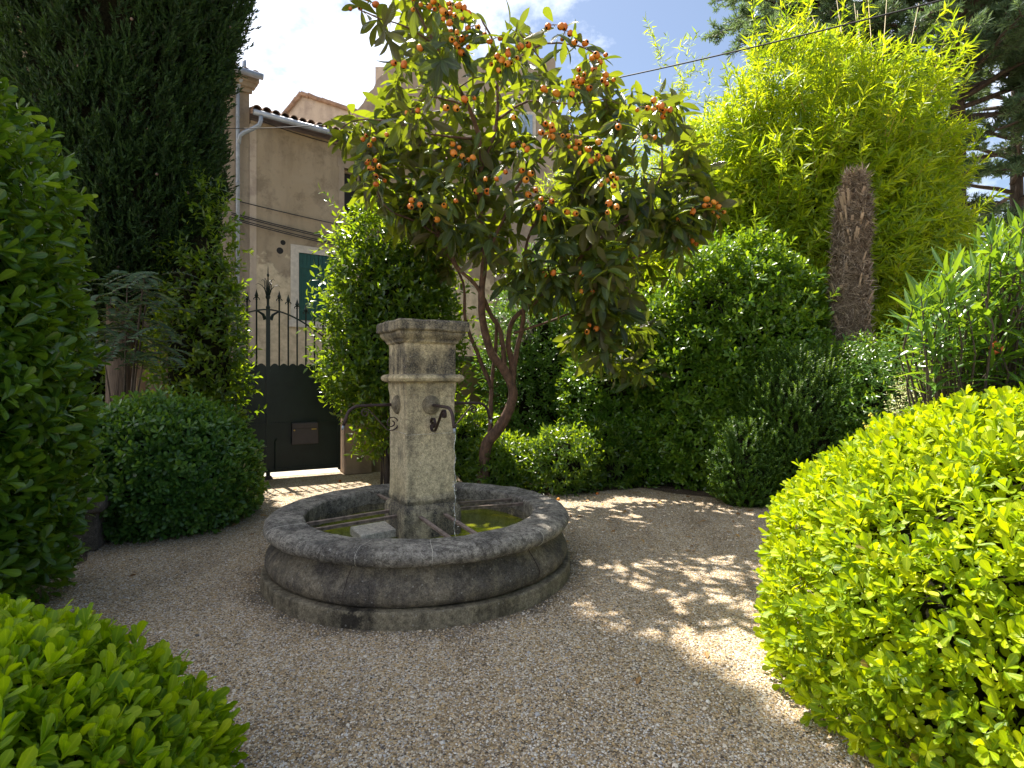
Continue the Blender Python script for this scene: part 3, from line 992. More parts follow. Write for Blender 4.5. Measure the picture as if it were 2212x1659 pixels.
m = MB()
m.lathe([(0.0, 0.0), (0.3, 0.0), (0.6, 0.0), (0.9405, 0.0)], 96)
wt = m.build('water', M['water'], smooth=True)
wt.location = (FC.x, FC.y, 0.30)
tag(wt, None, None, None, 'structure')

# trickle from the front spout
tip = fountain.matrix_basis @ Vector((0, -(w2 + 0.473), 1.19))
m = MB()
pts, rr = [], []
for i in range(30):
    t = i / 29
    pts.append(Vector((0.006 * math.sin(t * 37), 0.006 * math.cos(t * 29), -t * 0.885)))
    rr.append(0.0035 + 0.0018 * math.sin(t * 60) * (0.3 + t))
m.tube(pts, rr, 6)
for i in range(26):
    p = Vector((random.gauss(0, 0.012), random.gauss(0, 0.012), -0.35 - 0.5 * random.random()))
    m.tube([p, p + Vector((0, 0, -0.012))], [0.003, 0.002], 5)
o = m.build('water_trickle', M['clear'], smooth=True)
o.location = tip
tag(o, 'thin trickle of water falling from the front spout into the basin', 'water')

# stone slab lying in the water
pts = [W(756, 1139, 4.75), W(780, 1159, 4.47), W(865, 1142, 4.70), W(835, 1125, 4.96)]
m = MB()
pp = [(p.x, p.y) for p in pts]
m.add([(x, y, 0.12) for x, y in pp] + [(x, y, 0.362) for x, y in pp], [(3, 2, 1, 0), (4, 5, 6, 7), (0, 1, 5, 4), (1, 2, 6, 5), (2, 3, 7, 6), (3, 0, 4, 7)])
o = m.build('stone_slab', M['slab'])
bevel(o, 0.006, 2)
tag(o, 'pale square stone slab standing out of the green fountain water', 'slab')

# ------------------------------------------------------------------ the gate
gate = empty('gate', GC, R(28))     # local +X along the gate, -Y towards the garden
tag(gate, 'dark green wrought iron double gate with spear tops and solid lower panels', 'gate')
LEAF_W = 1.10


def arch_z(x):
    t = min(abs(x) / LEAF_W, 1.0)
    return 2.66 - 0.62 * (t ** 1.9) * (1.35 - 0.35 * t)


for sgn in (-1, 1):
    # solid sheet with scalloped top
    m = MB()
    ns = 8
    top = []
    x0, x1 = 0.0315, LEAF_W
    for i in range(ns):
        for j in range(7):
            t = j / 6
            top.append((x0 + (x1 - x0) * (i + t) / ns, 1.765 + 0.05 * math.sin(math.pi * t)))
    zb = 0.10
    front, backv = [], []
    outl = [(x0, zb)] + [(x1, zb)]
    # strips so that every face is a quad
    vs, fs = [], []
    for (x, z) in top:
        vs += [(sgn * x, -0.006, zb), (sgn * x, -0.006, z), (sgn * x, 0.006, z), (sgn * x, 0.006, zb)]
    for i in range(len(top) - 1):
        a0 = i * 4; b0 = a0 + 4
        for k in range(4):
            fs.append((a0 + k, a0 + (k + 1) % 4, b0 + (k + 1) % 4, b0 + k))
    m.add(vs, fs)
    pn = m.build('panel', M['gate'], gate)
    m = MB()
    for zz, hh in ((0.125, 0.05), (0.86, 0.035), (1.70, 0.035)):
        m.box((min(sgn * x0, sgn * x1), -0.022, zz - hh / 2), (max(sgn * x0, sgn * x1), -0.008, zz + hh / 2))
    m.box((min(sgn * 1.07, sgn * 1.11), -0.026, 0.07), (max(sgn * 1.07, sgn * 1.11), 0.02, arch_z(1.1)))
    m.build('panel_frame', M['gate'], pn)
    for i in range(1, ns):
        x = sgn * (x0 + (x1 - x0) * i / ns)
        zt = arch_z(x)
        m = MB()
        m.tube([(x, 0, 1.75), (x, 0, zt + 0.16)], 0.0125, 8)
        br = m.build('bar', M['gate'], gate)
        m = MB()
        z0 = zt + 0.16
        m.lathe([(0.0, 0.0), (0.018, 0.004), (0.020, 0.014), (0.012, 0.024), (0.013, 0.034), (0.030, 0.07), (0.017, 0.11), (0.006, 0.15), (0.0, 0.175)], 8, (x, 0, z0))
        for s2 in (-1, 1):
            m.tube([(x, 0, z0 + 0.045), (x + s2 * 0.03, 0, z0 + 0.038), (x + s2 * 0.044, 0, z0 + 0.016), (x + s2 * 0.034, 0, z0 + 0.004)], [0.010, 0.009, 0.008, 0.004], 6)
        m.build('spearhead', M['gate'], br)
# arch rail
m = MB()
pts = [(x, 0, arch_z(x)) for x in np.linspace(-LEAF_W, LEAF_W, 41)]
for i in range(40):
    m.bar(pts[i], pts[i + 1], 0.03, 0.022)
m.build('arch_rail', M['gate'], gate)
m = MB()
m.box((-0.03, -0.028, 0.0), (0.03, 0.028, 2.66))
m.box((-0.03, -0.05, 0.85), (-0.012, -0.03, 1.0))
for s2 in (-1, 1):
    m.tube([(s2 * 0.04, 0, 2.50), (s2 * 0.07, 0, 2.58), (s2 * 0.16, 0, 2.64)], [0.03, 0.022, 0.012], 8)
post = m.build('post', M['gate'], gate)
m = MB()
m.lathe([(0.028, 2.66), (0.034, 2.70), (0.020, 2.73), (0.021, 2.82), (0.036, 2.84), (0.036, 2.87), (0.021, 2.89), (0.020, 2.95), (0.014, 3.05), (0.008, 3.17), (0.018, 3.19), (0.018, 3.215), (0.008, 3.23), (0.006, 3.31), (0.0, 3.36)], 12)
for k in range(8):
    a_ = 2 * math.pi * k / 8 + 0.2
    ca, sa = math.cos(a_), math.sin(a_)
    o1 = 0.15 if k % 2 == 0 else 0.09
    zt = 3.06 if k % 2 == 0 else 3.14
    m.tube([(0.02 * ca, 0.02 * sa, 2.88), (0.05 * ca, 0.05 * sa, 2.98), (o1 * 0.6 * ca, o1 * 0.6 * sa, zt - 0.03), (o1 * ca, o1 * sa, zt), (o1 * 1.25 * ca, o1 * 1.25 * sa, zt - 0.03)], [0.010, 0.008, 0.006, 0.004, 0.002], 6)
m.build('finial', M['gate'], post)
m = MB()
m.box((-0.20, -0.045, 0.93), (-0.05, -0.02, 1.07))
lt = m.build('lock', M['gate'], gate)
m = MB()
m.tube([(0.10, -0.03, 0.14), (0.10, -0.03, 0.60), (0.125, -0.05, 0.62)], 0.010, 8)
m.build('drop_bolt', M['gate'], gate)
m = MB()
m.tube([(0, -0.03, 0.0), (0, -0.03, 0.05)], [0.075, 0.05], 10)
m.build('stop', M['iron'], gate)

# mailbox on the gate
mb = empty('mailbox', GC + GD * 0.54 + GN * 0.10 + Vector((0, 0, 0.70)), R(28))
tag(mb, 'flat brown metal mailbox hung on the right leaf of the green gate', 'mailbox')
m = MB(); m.box((-0.20, -0.02, -0.17), (0.20, 0.085, 0.17))
bd = m.build('body', M['mailbox'], mb); bevel(bd, 0.006, 2)
m = MB(); m.box((-0.195, -0.028, 0.085), (0.195, -0.0205, 0.162))
bevel(m.build('flap', M['mailbox'], mb), 0.003, 1)
m = MB(); m.tube([(-0.165, -0.021, 0.055), (-0.165, -0.028, 0.055)], 0.012, 12)
m.build('lock', M['brass'], mb)
m = MB(); m.box((0.095, -0.0265, 0.058), (0.17, -0.0205, 0.074))
m.build('name_plate', M['brass'], mb)

# gate piers and garden wall
for sgn, lab in ((1, 'weathered plaster gate pier to the right of the green gate'), (-1, 'plaster gate pier hidden in laurel left of the green gate')):
    e = empty('gate_pier', GC + GD * (sgn * 1.36), R(28))
    tag(e, lab, 'gate pier', 'piers of the garden gate')
    m = MB(); m.box((-0.22, -0.25, 0), (0.22, 0.25, 2.30)); bevel(m.build('shaft', M['pier'], e, disp=None), 0.02, 2)
    m = MB(); m.box((-0.27, -0.30, 2.302), (0.27, 0.30, 2.42)); bevel(m.build('cap', M['bench'], e), 0.02, 2)
for sgn, ln, lab in ((1, 16.0, 'long plaster garden wall behind the shrubs right of the gate'), (-1, 9.0, 'plaster garden wall running left of the gate behind the cypress')):
    e = empty('garden_wall', GC + GD * (sgn * 1.59), R(28 if sgn > 0 else -40))
    tag(e, lab, 'wall')
    m = MB(); m.box((0 if sgn > 0 else -ln, -0.15, 0), (ln if sgn > 0 else 0, 0.15, 1.9)); m.build('wall', M['pier'], e)
    m = MB(); m.box((0 if sgn > 0 else -ln, -0.2, 1.903), (ln if sgn > 0 else 0, 0.2, 1.98)); m.build('coping', M['bench'], e)

# ------------------------------------------------------------------ houses
FA = R(37.6)
F0 = Vector((GX(530, 15.0), 15.0, 0))
house = empty('house', F0, FA)        # local +X along the facade, -Y towards us
tag(house, 'old ochre plaster house with tiled eave and green shutter behind the gate', 'house')


def wall_holes(m, x0, x1, z0, z1, y0, y1, holes):
    """box wall with rectangular window openings (xa, xb, za, zb)"""
    xs = sorted({x0, x1, *[h[0] for h in holes], *[h[1] for h in holes]})
    for xa, xb in zip(xs[:-1], xs[1:]):
        zs = [z0]
        for h in sorted(holes, key=lambda h: h[2]):
            if h[0] <= xa + 1e-6 and h[1] >= xb - 1e-6: zs += [h[2], h[3]]
        zs.append(z1)
        for i in range(0, len(zs), 2):
            if zs[i + 1] - zs[i] > 1e-4: m.box((xa, y0, zs[i]), (xb, y1, zs[i + 1]))


EAVE = 8.35
WIN_LO = (1.37, 2.47, 3.17, 5.04)
WIN_UP = (2.66, 3.70, 6.15, 7.66)
m = MB()
wall_holes(m, 0.13, 8.0, 0, EAVE, 0.0, 0.4, [WIN_LO, WIN_UP])
m.box((0.13, 0.4, 0), (8.0, 7.0, 3.0))
m.box((0.13, 3.0, 3.0), (8.0, 7.0, EAVE))
m.build('wall', M['plaster'], house)
# corner strip, paler
m = MB(); m.box((0.10, -0.012, 0), (0.27, -0.002, EAVE - 0.1)); m.build('corner_strip', M['paleplaster'], house)
# roof of canal tiles
m = MB()
sl_ = math.tan(R(17))
wid_ = 0.23
nc = 34
for i in range(nc):
    xc = 0.10 + wid_ * (i + 0.5)
    for j in range(9):
        y0 = -0.38 + j * 0.42; y1 = y0 + 0.48
        z0 = EAVE + 0.17 + (y0 + 0.38) * sl_ + 0.025 * (j % 1) ; z1 = EAVE + 0.17 + (y1 + 0.38) * sl_
        r0 = 0.108 + random.uniform(-0.006, 0.006); r1 = 0.088
        dz = random.uniform(-0.012, 0.012)
        yj = random.uniform(-0.025, 0.025)
        vs, fs = [], []
        k = 8
        for (y_, z_, r_, th) in ((y0 + yj, z0, r0, 0), (y1, z1, r1, 0), (y0 + yj, z0, r0 - 0.018, 1), (y1, z1, r1 - 0.018, 1)):
            for q in range(k + 1):
                an = math.pi * q / k
                vs.append((xc + r_ * math.cos(an), y_, z_ + dz + r_ * math.sin(an)))
        K = k + 1
        for q in range(k):
            fs += [(q, q + 1, K + q + 1, K + q), (2 * K + q, 3 * K + q, 3 * K + q + 1, 2 * K + q + 1), (q, 2 * K + q, 2 * K + q + 1, q + 1)]
        m.add(vs, fs)
    # channel tile between
roof_end = -0.38 + 9 * 0.42
m.add([(0.1, -0.33, EAVE + 0.175), (0.1 + nc * wid_, -0.33, EAVE + 0.175), (0.1 + nc * wid_, roof_end, EAVE + 0.175 + (roof_end + 0.33) * sl_), (0.1, roof_end, EAVE + 0.175 + (roof_end + 0.33) * sl_),
       (0.1, -0.33, EAVE + 0.06), (0.1 + nc * wid_, -0.33, EAVE + 0.06), (0.1 + nc * wid_, roof_end, EAVE + 0.06 + (roof_end + 0.33) * sl_), (0.1, roof_end, EAVE + 0.06 + (roof_end + 0.33) * sl_)],
      [(0, 1, 2, 3), (7, 6, 5, 4), (0, 4, 5, 1), (3, 7, 4, 0), (1, 5, 6, 2)])
roof = m.build('roof', M['tile'], house, smooth=False)
m = MB()
m.tube([(0.0 + 0.10, -0.42, EAVE + 0.06), (8.0, -0.42, EAVE + 0.02)], 0.075, 12)
gut = m.build('gutter', M['zinc'], house, smooth=True)
m = MB()
m.tube([(0.28, -0.42, EAVE + 0.02), (0.28, -0.42, EAVE - 0.12), (0.24, -0.40, EAVE - 0.24), (0.1, -0.30, EAVE - 0.34), (-0.08, -0.16, EAVE - 0.44), (-0.16, -0.10, EAVE - 0.52), (-0.18, -0.085, EAVE - 0.72)], 0.055, 12)
m.build('gutter_outlet', M['zinc'], gut, smooth=True)
m = MB()
m.tube([(-0.20, -0.075, 0.2), (-0.20, -0.075, EAVE + 0.62), (-0.19, -0.10, EAVE + 0.75), (-0.12, -0.24, EAVE + 0.98), (-0.10, -0.32, EAVE + 1.2), (-0.10, -0.33, EAVE + 1.35)], 0.05, 12)
for zz in (1.5, 3.4, 5.3, 6.6, 8.3):
    m.tube([(-0.20, -0.075, zz), (-0.20, -0.075, zz + 0.05)], 0.058, 12)
m.build('downpipe', M['zinc'], house, smooth=True)
# lower window: stone surround, green shutters, sill
xa, xb, za, zb = WIN_LO
m = MB()
m.box((xa - 0.22, -0.014, za - 0.02), (xa - 0.0, 0.10, zb)); m.box((xb, -0.014, za - 0.02), (xb + 0.22, 0.10, zb)); m.box((xa - 0.22, -0.014, zb), (xb + 0.22, 0.10, zb + 0.2))
wn = m.build('window', M['stonewhite'], house)
m = MB(); m.box((xa - 0.28, -0.07, za - 0.20), (xb + 0.28, 0.10, za - 0.022)); bevel(m.build('sill', M['stonewhite'], wn), 0.01, 1)
for i in range(2):
    m = MB()
    s0 = xa + 0.01 + i * 0.545
    for k in range(5):
        m.box((s0 + k * 0.107, 0.012, za + 0.01), (s0 + k * 0.107 + 0.102, 0.045, zb - 0.01))
    m.box((s0, -0.004, za + 0.28), (s0 + 0.53, 0.0115, za + 0.38)); m.box((s0, -0.004, zb - 0.42), (s0 + 0.53, 0.0115, zb - 0.32))
    m.build('shutter', M['shutter'], wn)
xa, xb, za, zb = WIN_UP
m = MB()
m.box((xa - 0.20, -0.012, zb), (xb + 0.2, 0.12, zb + 0.26)); m.box((xa - 0.16, -0.012, za - 0.02), (xa, 0.12, zb)); m.box((xb, -0.012, za - 0.02), (xb + 0.16, 0.12, zb))
m.box((xa - 0.2, -0.06, za - 0.14), (xb + 0.2, 0.12, za - 0.022))
wn = m.build('window', M['plaster2'], house)
m = MB(); m.box((xa, 0.30, za), (xb, 0.33, zb)); m.build('pane', M['darkroom'], wn)
m = MB()
m.box((xa, 0.22, za), (xa + 0.06, 0.28, zb)); m.box((xb - 0.06, 0.22, za), (xb, 0.28, zb)); m.box(((xa + xb) / 2 - 0.03, 0.22, za), ((xa + xb) / 2 + 0.03, 0.28, zb)); m.box((xa, 0.221, zb - 0.06), (xb, 0.279, zb))
m.build('frame', M['woodframe'], wn)
for px_, pz_, r_ in ((0.42 + 0.45, 5.02, 0.09), (0.95, 5.25, 0.07)):
    m = MB()
    m.tube([(px_, -0.004, pz_), (px_, 0.0, pz_)], r_, 10)
    m.build('vent_hole', M['darkroom'], house)

# taller neighbour on the left
tall = empty('house', F0 + Vector((math.cos(FA), math.sin(FA), 0)) * 0.10, FA)
tag(tall, 'taller grey beige house with zinc gutter, left of the ochre house', 'house')
TE = 9.35
m = MB(); m.box((-7.0, 0.006, 0), (0.0, 6.0, TE)); m.build('wall', M['plaster2'], tall)
m = MB()
for k in range(3):
    m.box((-7.0, -0.10 - 0.10 * k, TE + 0.003 - 0.33 + 0.11 * k), (0.05 + 0.06 * k, 0.0, TE - 0.33 + 0.11 * (k + 1)))
m.build('cornice', M['plaster2'], tall)
m = MB()
for i in range(28):
    xc = 0.06 - 0.23 * i
    for j in range(8):
        y0 = -0.42 + j * 0.44; z0 = TE + 0.03 + (y0 + 0.42) * sl_; y1 = y0 + 0.5; z1 = TE + 0.03 + (y1 + 0.42) * sl_
        vs, fs = [], []
        for (y_, z_, r_) in ((y0, z0, 0.115), (y1, z1, 0.09), (y0, z0, 0.095), (y1, z1, 0.075)):
            for q in range(9):
                an = math.pi * q / 8
                vs.append((xc + r_ * math.cos(an), y_, z_ + r_ * math.sin(an)))
        for q in range(8):
            fs += [(q, q + 1, 9 + q + 1, 9 + q), (18 + q, 27 + q, 27 + q + 1, 18 + q + 1), (q, 18 + q, 18 + q + 1, q + 1)]
        m.add(vs, fs)
m.build('roof', M['tile'], tall)
m = MB(); m.tube([(-7.0, -0.46, TE + 0.02), (0.22, -0.46, TE - 0.0)], 0.08, 12)
m.build('gutter', M['zinc'], tall, smooth=True)

# gabled house further up
gy = 24.0
pk = W(652, 207, gy); lf = W(612, 255, gy); rt = W(770, 245, gy)
gable = empty('house', (pk.x, gy, 0))
tag(gable, 'pale pink gable wall of a far house seen above the tiled roof', 'house')
m = MB()
prof = [(lf.x - pk.x - 1.2, 0), (rt.x - pk.x + 2, 0), (rt.x - pk.x + 2, rt.z - 0.65), (rt.x - pk.x, rt.z), (0, pk.z), (lf.x - pk.x, lf.z), (lf.x - pk.x - 1.2, lf.z - 1.5)]
np_ = len(prof)
m.add([(x, 0, z) for x, z in prof] + [(x, 7, z) for x, z in prof], [tuple(range(np_)), tuple(range(np_, 2 * np_))[::-1]] + [(i, np_ + i, np_ + (i + 1) % np_, (i + 1) % np_)[::-1] for i in range(np_)])
m.build('wall', M['paleplaster'], gable)
m = MB()
for (a_, b2) in ((prof[4], prof[3]), (prof[3], prof[2]), (prof[4], prof[5]), (prof[5], prof[6])):
    n_ = int(math.hypot(b2[0] - a_[0], b2[1] - a_[1]) / 0.28)
    for i in range(n_):
        t0, t1 = i / n_, (i + 1.1) / n_
        p0 = (a_[0] + (b2[0] - a_[0]) * t0, -0.06, a_[1] + (b2[1] - a_[1]) * t0 + 0.05 + random.uniform(0, 0.05))
        p1 = (a_[0] + (b2[0] - a_[0]) * t1, -0.06, a_[1] + (b2[1] - a_[1]) * t1 + 0.05)
        m.tube([p0, p1], 0.10, 8)
m.build('roof_edge', M['tile'], gable)

# tall pink house behind the loquat
py_ = 20.0
ph_ = empty('house', (GX(900, py_), py_, 0))
tag(ph_, 'tall pinkish stone house with pale shutters behind the loquat tree', 'house')
X0 = ph_.location.x


def PX(px): return GX(px, py_) - X0


m = MB()
outl = [(PX(770), 0), (PX(1200), 0), (PX(1200), GZ(125, py_)), (PX(836), GZ(135, py_)), (PX(828), GZ(160, py_)), (PX(815), GZ(172, py_)), (PX(806), GZ(192, py_)), (PX(796), GZ(200, py_)), (PX(785), GZ(222, py_)), (PX(770), GZ(240, py_))]
k = len(outl)
m.add([(x, 0, z) for x, z in outl] + [(x, 6, z) for x, z in outl], [tuple(range(k)), tuple(range(k, 2 * k))[::-1]] + [(i, k + i, k + (i + 1) % k, (i + 1) % k)[::-1] for i in range(k)])
m.build('wall', M['pink'], ph_)
m = MB(); m.box((PX(799), 0.8, 0), (PX(872), 3.0, GZ(118, py_))); m.build('chimney_wall', M['paleplaster'], ph_)
for (p0, p1, q0, q1) in ((1118, 1150, 250, 330), (1118, 1150, 590, 665)):
    m = MB()
    xa, xb, za, zb = PX(p0), PX(p1), GZ(q1, py_), GZ(q0, py_)
    m.box((xa - 0.12, -0.03, za - 0.12), (xb + 0.12, -0.004, zb + 0.12))
    wn = m.build('window', M['stonewhite'], ph_)
    m = MB()
    xm = (xa + xb) / 2
    for (u0, u1) in ((xa, xm - 0.01), (xm + 0.01, xb)):
        m.box((u0, -0.07, za), (u1, -0.033, zb))
    for i in range(14):
        zz = za + (zb - za) * (i + 0.5) / 14
        m.box((xa + 0.03, -0.078, zz - 0.012), (xb - 0.03, -0.0705, zz + 0.012))
    m.build('shutter', M['greyshutter'], wn)

# cables
cab = 'cables strung across the ochre facade'


def cable(a, b, sag, r_, label, group=None, n=24):
    m = MB()
    a, b = Vector(a), Vector(b)
    o0 = a.copy()
    m.tube([(a + (b - a) * (i / n) - Vector((0, 0, sag * 4 * (i / n) * (1 - i / n)))) - o0 for i in range(n + 1)], r_, 6)
    o = m.build('cable', M['cable'], smooth=True)
    o.location = o0
    tag(o, label, 'cable', group)
    return o


def fac(px, py, d=0.06):
    k = (px - 1106) / F
    s = (k * 15.0 - F0.x) / (math.cos(FA) - k * math.sin(FA))
    Y = 15.0 + s * math.sin(FA)
    p = W(px, py, Y)
    return p + Vector((math.sin(FA), -math.cos(FA), 0)) * d


cable(fac(497, 432), fac(900, 520), 0.05, 0.012, 'uppermost thin black cable crossing the ochre facade', cab)
for i, (ya, yb) in enumerate(((461, 538), (465, 542), (472, 552), (476, 556))):
    cable(fac(498, ya, 0.07 + 0.02 * i), fac(840, yb, 0.07 + 0.02 * i), 0.06, 0.013,
          'black cable in the bundle of four crossing the middle of the ochre facade', cab)
cable(fac(560, 262, 0.05), fac(840, 335, 0.05), 0.12, 0.012, 'sagging dark wire under the eave gutter of the ochre house', cab)
cable(fac(470, 292, 0.5), W(2330, -78, 5.2), 0.42, 0.0085, 'long black overhead cable running from the house over the bamboo', None, 60)

# ------------------------------------------------------------------ stone bench end, left
e = empty('stone_bench', W(190, 1180, 5.35).xy.to_3d() + Vector((0, 0, 0)), R(20))
tag(e, 'short weathered stone bench half hidden between tall hedge and round bush', 'bench')
m = MB(); m.box((-0.9, -0.12, 0.0), (0.10, 0.30, 0.36)); bevel(m.build('support', M['bench'], e, disp=rough_disp(0.01, 5)), 0.02, 2)
m = MB(); m.box((-0.95, -0.20, 0.362), (0.17, 0.38, 0.50)); bevel(m.build('seat', M['bench'], e, disp=rough_disp(0.012, 5)), 0.035, 3)

# ------------------------------------------------------------------ shrubs
CORE = M['dark_brown']


def stems(parent, c, r, n, seed, mat=None, name='stems', base=None, rad=0.012, reach=0.8):
    g = random.Random(seed)
    m = MB()
    for i in range(n):
        a_ = g.uniform(0, 6.283); el = g.uniform(0.1, 1.4)
        tip_ = Vector((c[0] + r[0] * reach * math.cos(a_) * math.cos(el), c[1] + r[1] * reach * math.sin(a_) * math.cos(el), max(0.1, c[2] + r[2] * reach * math.sin(el))))
        b0 = Vector(((base or c)[0] + g.uniform(-1, 1) * r[0] * 0.18, (base or c)[1] + g.uniform(-1, 1) * r[1] * 0.18, 0))
        mid = b0.lerp(tip_, 0.5) + Vector((g.uniform(-.1, .1), g.uniform(-.1, .1), 0.12 * r[2]))
        m.tube([b0, b0.lerp(mid, 0.6), mid, tip_], [rad, rad * 0.8, rad * 0.6, rad * 0.25], 5, caps=False)
    return m.build(name, mat or M['darkbark'], parent, smooth=True)


def shrub(name, label, cat, c, r, n, T, mat, k=8, tilt=(80, 25), off=(-0.02, 0.03), size=(0.05, 0.08), e=2.2, lump=0.08, freq=2.5, inner=0.18,
          up=0.35, out=1.0, spike=0.09, seed=1, core_s=0.80, group=None, droop=0.0, zmin=0.04, axis_j=0.3, back=0.3, second=None, upb=0.3, nst=14, wid=(0.85, 1.15), flat=False, corezmin=0.0):
    root = empty(name, (c[0], c[1], 0))
    tag(root, label, cat, group)
    cl = (0, 0, c[2])
    lb = LB()
    g = np.random.default_rng(seed + 100)
    P, N = shell(c, r, n, e, lump, freq, zmin, seed, inner, back, 2.0, spike)
    A = N * out + np.array([0, 0, up]) + g.normal(size=N.shape) * axis_j
    P = P - np.array([c[0], c[1], 0])
    shoots(lb, T, P, A, k, tilt, off, size, upb, droop, wid=wid, flat=flat, g=g)
    if second:
        second(lb, P, N, g)
    lb.build('foliage', mat, root)
    if core_s: core('dark_core', cl, r, core_s, CORE, root, e, lump, freq, seed, corezmin)
    stems(root, cl, r, nst, seed)
    return root


# near right, lime, in full sun
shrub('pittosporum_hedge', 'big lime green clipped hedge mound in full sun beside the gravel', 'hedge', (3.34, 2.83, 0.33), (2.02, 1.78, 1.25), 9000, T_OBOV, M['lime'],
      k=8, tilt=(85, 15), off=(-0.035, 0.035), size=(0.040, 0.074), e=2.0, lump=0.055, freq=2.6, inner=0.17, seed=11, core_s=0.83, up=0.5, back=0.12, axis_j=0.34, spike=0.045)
# near left bottom
shrub('pittosporum_hedge', 'low light green clipped hedge mound in shade below the tall dark hedge', 'hedge', (-2.03, 1.55, 0.12), (1.18, 0.95, 0.66), 3300, T_OBOV, M['shade_lime'],
      k=8, tilt=(80, 15), off=(-0.03, 0.03), size=(0.048, 0.084), e=2.2, lump=0.06, freq=3, inner=0.17, seed=12, core_s=0.82, up=0.6, back=0.2, axis_j=0.34, spike=0.04)
# tall dark hedge left
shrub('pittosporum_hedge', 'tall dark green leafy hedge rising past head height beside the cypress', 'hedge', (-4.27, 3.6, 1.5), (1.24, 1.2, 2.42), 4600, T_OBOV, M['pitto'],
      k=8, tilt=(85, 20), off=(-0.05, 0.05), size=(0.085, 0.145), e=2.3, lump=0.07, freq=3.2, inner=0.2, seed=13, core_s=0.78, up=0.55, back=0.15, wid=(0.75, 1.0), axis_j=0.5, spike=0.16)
# dome bush
shrub('pittosporum_bush', 'round dark green clipped bush between the cypress trunk and the fountain', 'bush', (-3.92, 6.35, 0.46), (1.0, 0.92, 0.84), 3200, T_OBOV, M['dome'],
      k=8, tilt=(85, 22), off=(-0.03, 0.03), size=(0.055, 0.09), e=2.3, lump=0.06, freq=3.4, inner=0.17, seed=14, core_s=0.82, up=0.35, back=0.2, axis_j=0.42)
# laurel left of the gate
shrub('laurel_shrub', 'tall laurel shrub with sunlit edge leaves left of the green gate', 'shrub', (GX(430, 8.0), 8.0, 2.1), (0.57, 0.48, 2.1), 2500, T_LAUREL, M['laurel'],
      k=7, tilt=(70, 35), off=(-0.14, 0.06), size=(0.07, 0.12), e=2.4, lump=0.16, freq=3, inner=0.3, seed=15, core_s=0.62, up=0.5, back=0.5, spike=0.2, axis_j=0.5)
# laurel right of the gate
shrub('laurel_shrub', 'large glossy laurel shrub between the green gate and the loquat tree', 'shrub', (-1.74, 8.35, 2.35), (0.90, 0.62, 1.86), 3300, T_LAUREL, M['laurel'],
      k=7, tilt=(70, 30), off=(-0.16, 0.08), size=(0.07, 0.12), e=2.5, lump=0.17, freq=3.4, inner=0.3, seed=16, core_s=0.62, up=0.6, back=0.5, spike=0.35, axis_j=0.5)
# low shrubs round the loquat foot
for i, (px_, Y_, rr_, hh, lab) in enumerate(((1085, 8.25, 0.50, 0.72, 'low leafy bush at the foot of the loquat trunk'), (1215, 8.1, 0.55, 0.85, 'low leafy bush just right of the loquat foot'),
                                             (1310, 8.5, 0.50, 1.05, 'sunlit low bush at the end of the loquat bed by the gravel'), (1020, 8.6, 0.45, 1.15, 'dark low bush hidden behind the fountain pillar by the trunk'))):
    shrub('low_bush', lab, 'bush', (GX(px_, Y_), Y_, hh * 0.4), (rr_, rr_ * 0.8, hh * 0.62), 520, T_LAUREL2, M['laurel'], k=8, tilt=(80, 25), off=(-0.08, 0.03), size=(0.06, 0.10),
          lump=0.14, freq=4, inner=0.3, seed=20 + i, core_s=0.62, group='low bushes round the loquat', back=0.6, nst=6)
# middle shrubs
shrub('privet_shrub', 'sunlit green shrub glowing behind the loquat branches', 'shrub', (GX(1190, 10.2), 10.2, 1.6), (1.3, 0.8, 2.2), 2200, T_LAUREL2, M['dome'], k=8, tilt=(70, 25),
      off=(-0.15, 0.08), size=(0.07, 0.12), lump=0.16, freq=3, inner=0.35, seed=31, core_s=0.5, back=0.5)
shrub('pittosporum_shrub', 'dark leafy shrub behind the loquat with small sun glints', 'shrub', (GX(1350, 9.0), 9.0, 1.0), (0.95, 0.8, 1.75), 2600, T_OBOV2, M['pitto'], k=8, tilt=(80, 25),
      off=(-0.05, 0.04), size=(0.07, 0.11), lump=0.12, freq=3, inner=0.25, seed=32, core_s=0.7, back=0.4)
shrub('pittosporum_shrub', 'large rounded glossy shrub with bright top in front of the bamboo', 'shrub', (GX(1585, 8.6), 8.6, 1.5), (1.50, 1.05, 2.15), 5200, T_OBOV2, M['tobira'], k=8, tilt=(80, 22),
      off=(-0.05, 0.05), size=(0.075, 0.12), lump=0.12, freq=2.8, inner=0.24, seed=33, core_s=0.7, back=0.35, up=0.6, spike=0.22, axis_j=0.45)
# yews
for i, (px_, Y_, rx, rz, cz, lab) in enumerate(((1735, 7.55, 0.95, 1.35, 0.75, 'fine needled dark yew below the palm trunk'), (1610, 7.25, 0.42, 0.75, 0.35, 'small narrow yew at the left foot of the larger yew'))):
    def extra(lb, P, N, g, rx=rx):
        top = (N[:, 2] > 0.2)
        idx = np.where(top)[0]
        idx = g.choice(idx, min(len(idx), 70 if rx > 0.6 else 16), replace=False)
        A = N[idx] * 0.5 + np.array([0, 0, 1.0])
        shoots(lb, T_NEED, P[idx], A, 46, (60, 40), (0.0, 0.20), (0.024, 0.038), 0.2, rshift=0.15, wid=(2.2, 3.0), g=g)
    shrub('yew_shrub', lab, 'shrub', (GX(px_, Y_), Y_, cz), (rx, rx * 0.8, rz), 3600 if i == 0 else 1400, T_NEED, M['yew'], k=26, tilt=(75, 40), off=(-0.10, 0.08), size=(0.022, 0.036), lump=0.10, freq=3,
          inner=0.2, seed=40 + i, core_s=0.78, group='yews by the palm trunk', up=0.7, out=0.9, wid=(2.2, 3.0), second=extra, back=0.2, nst=8)
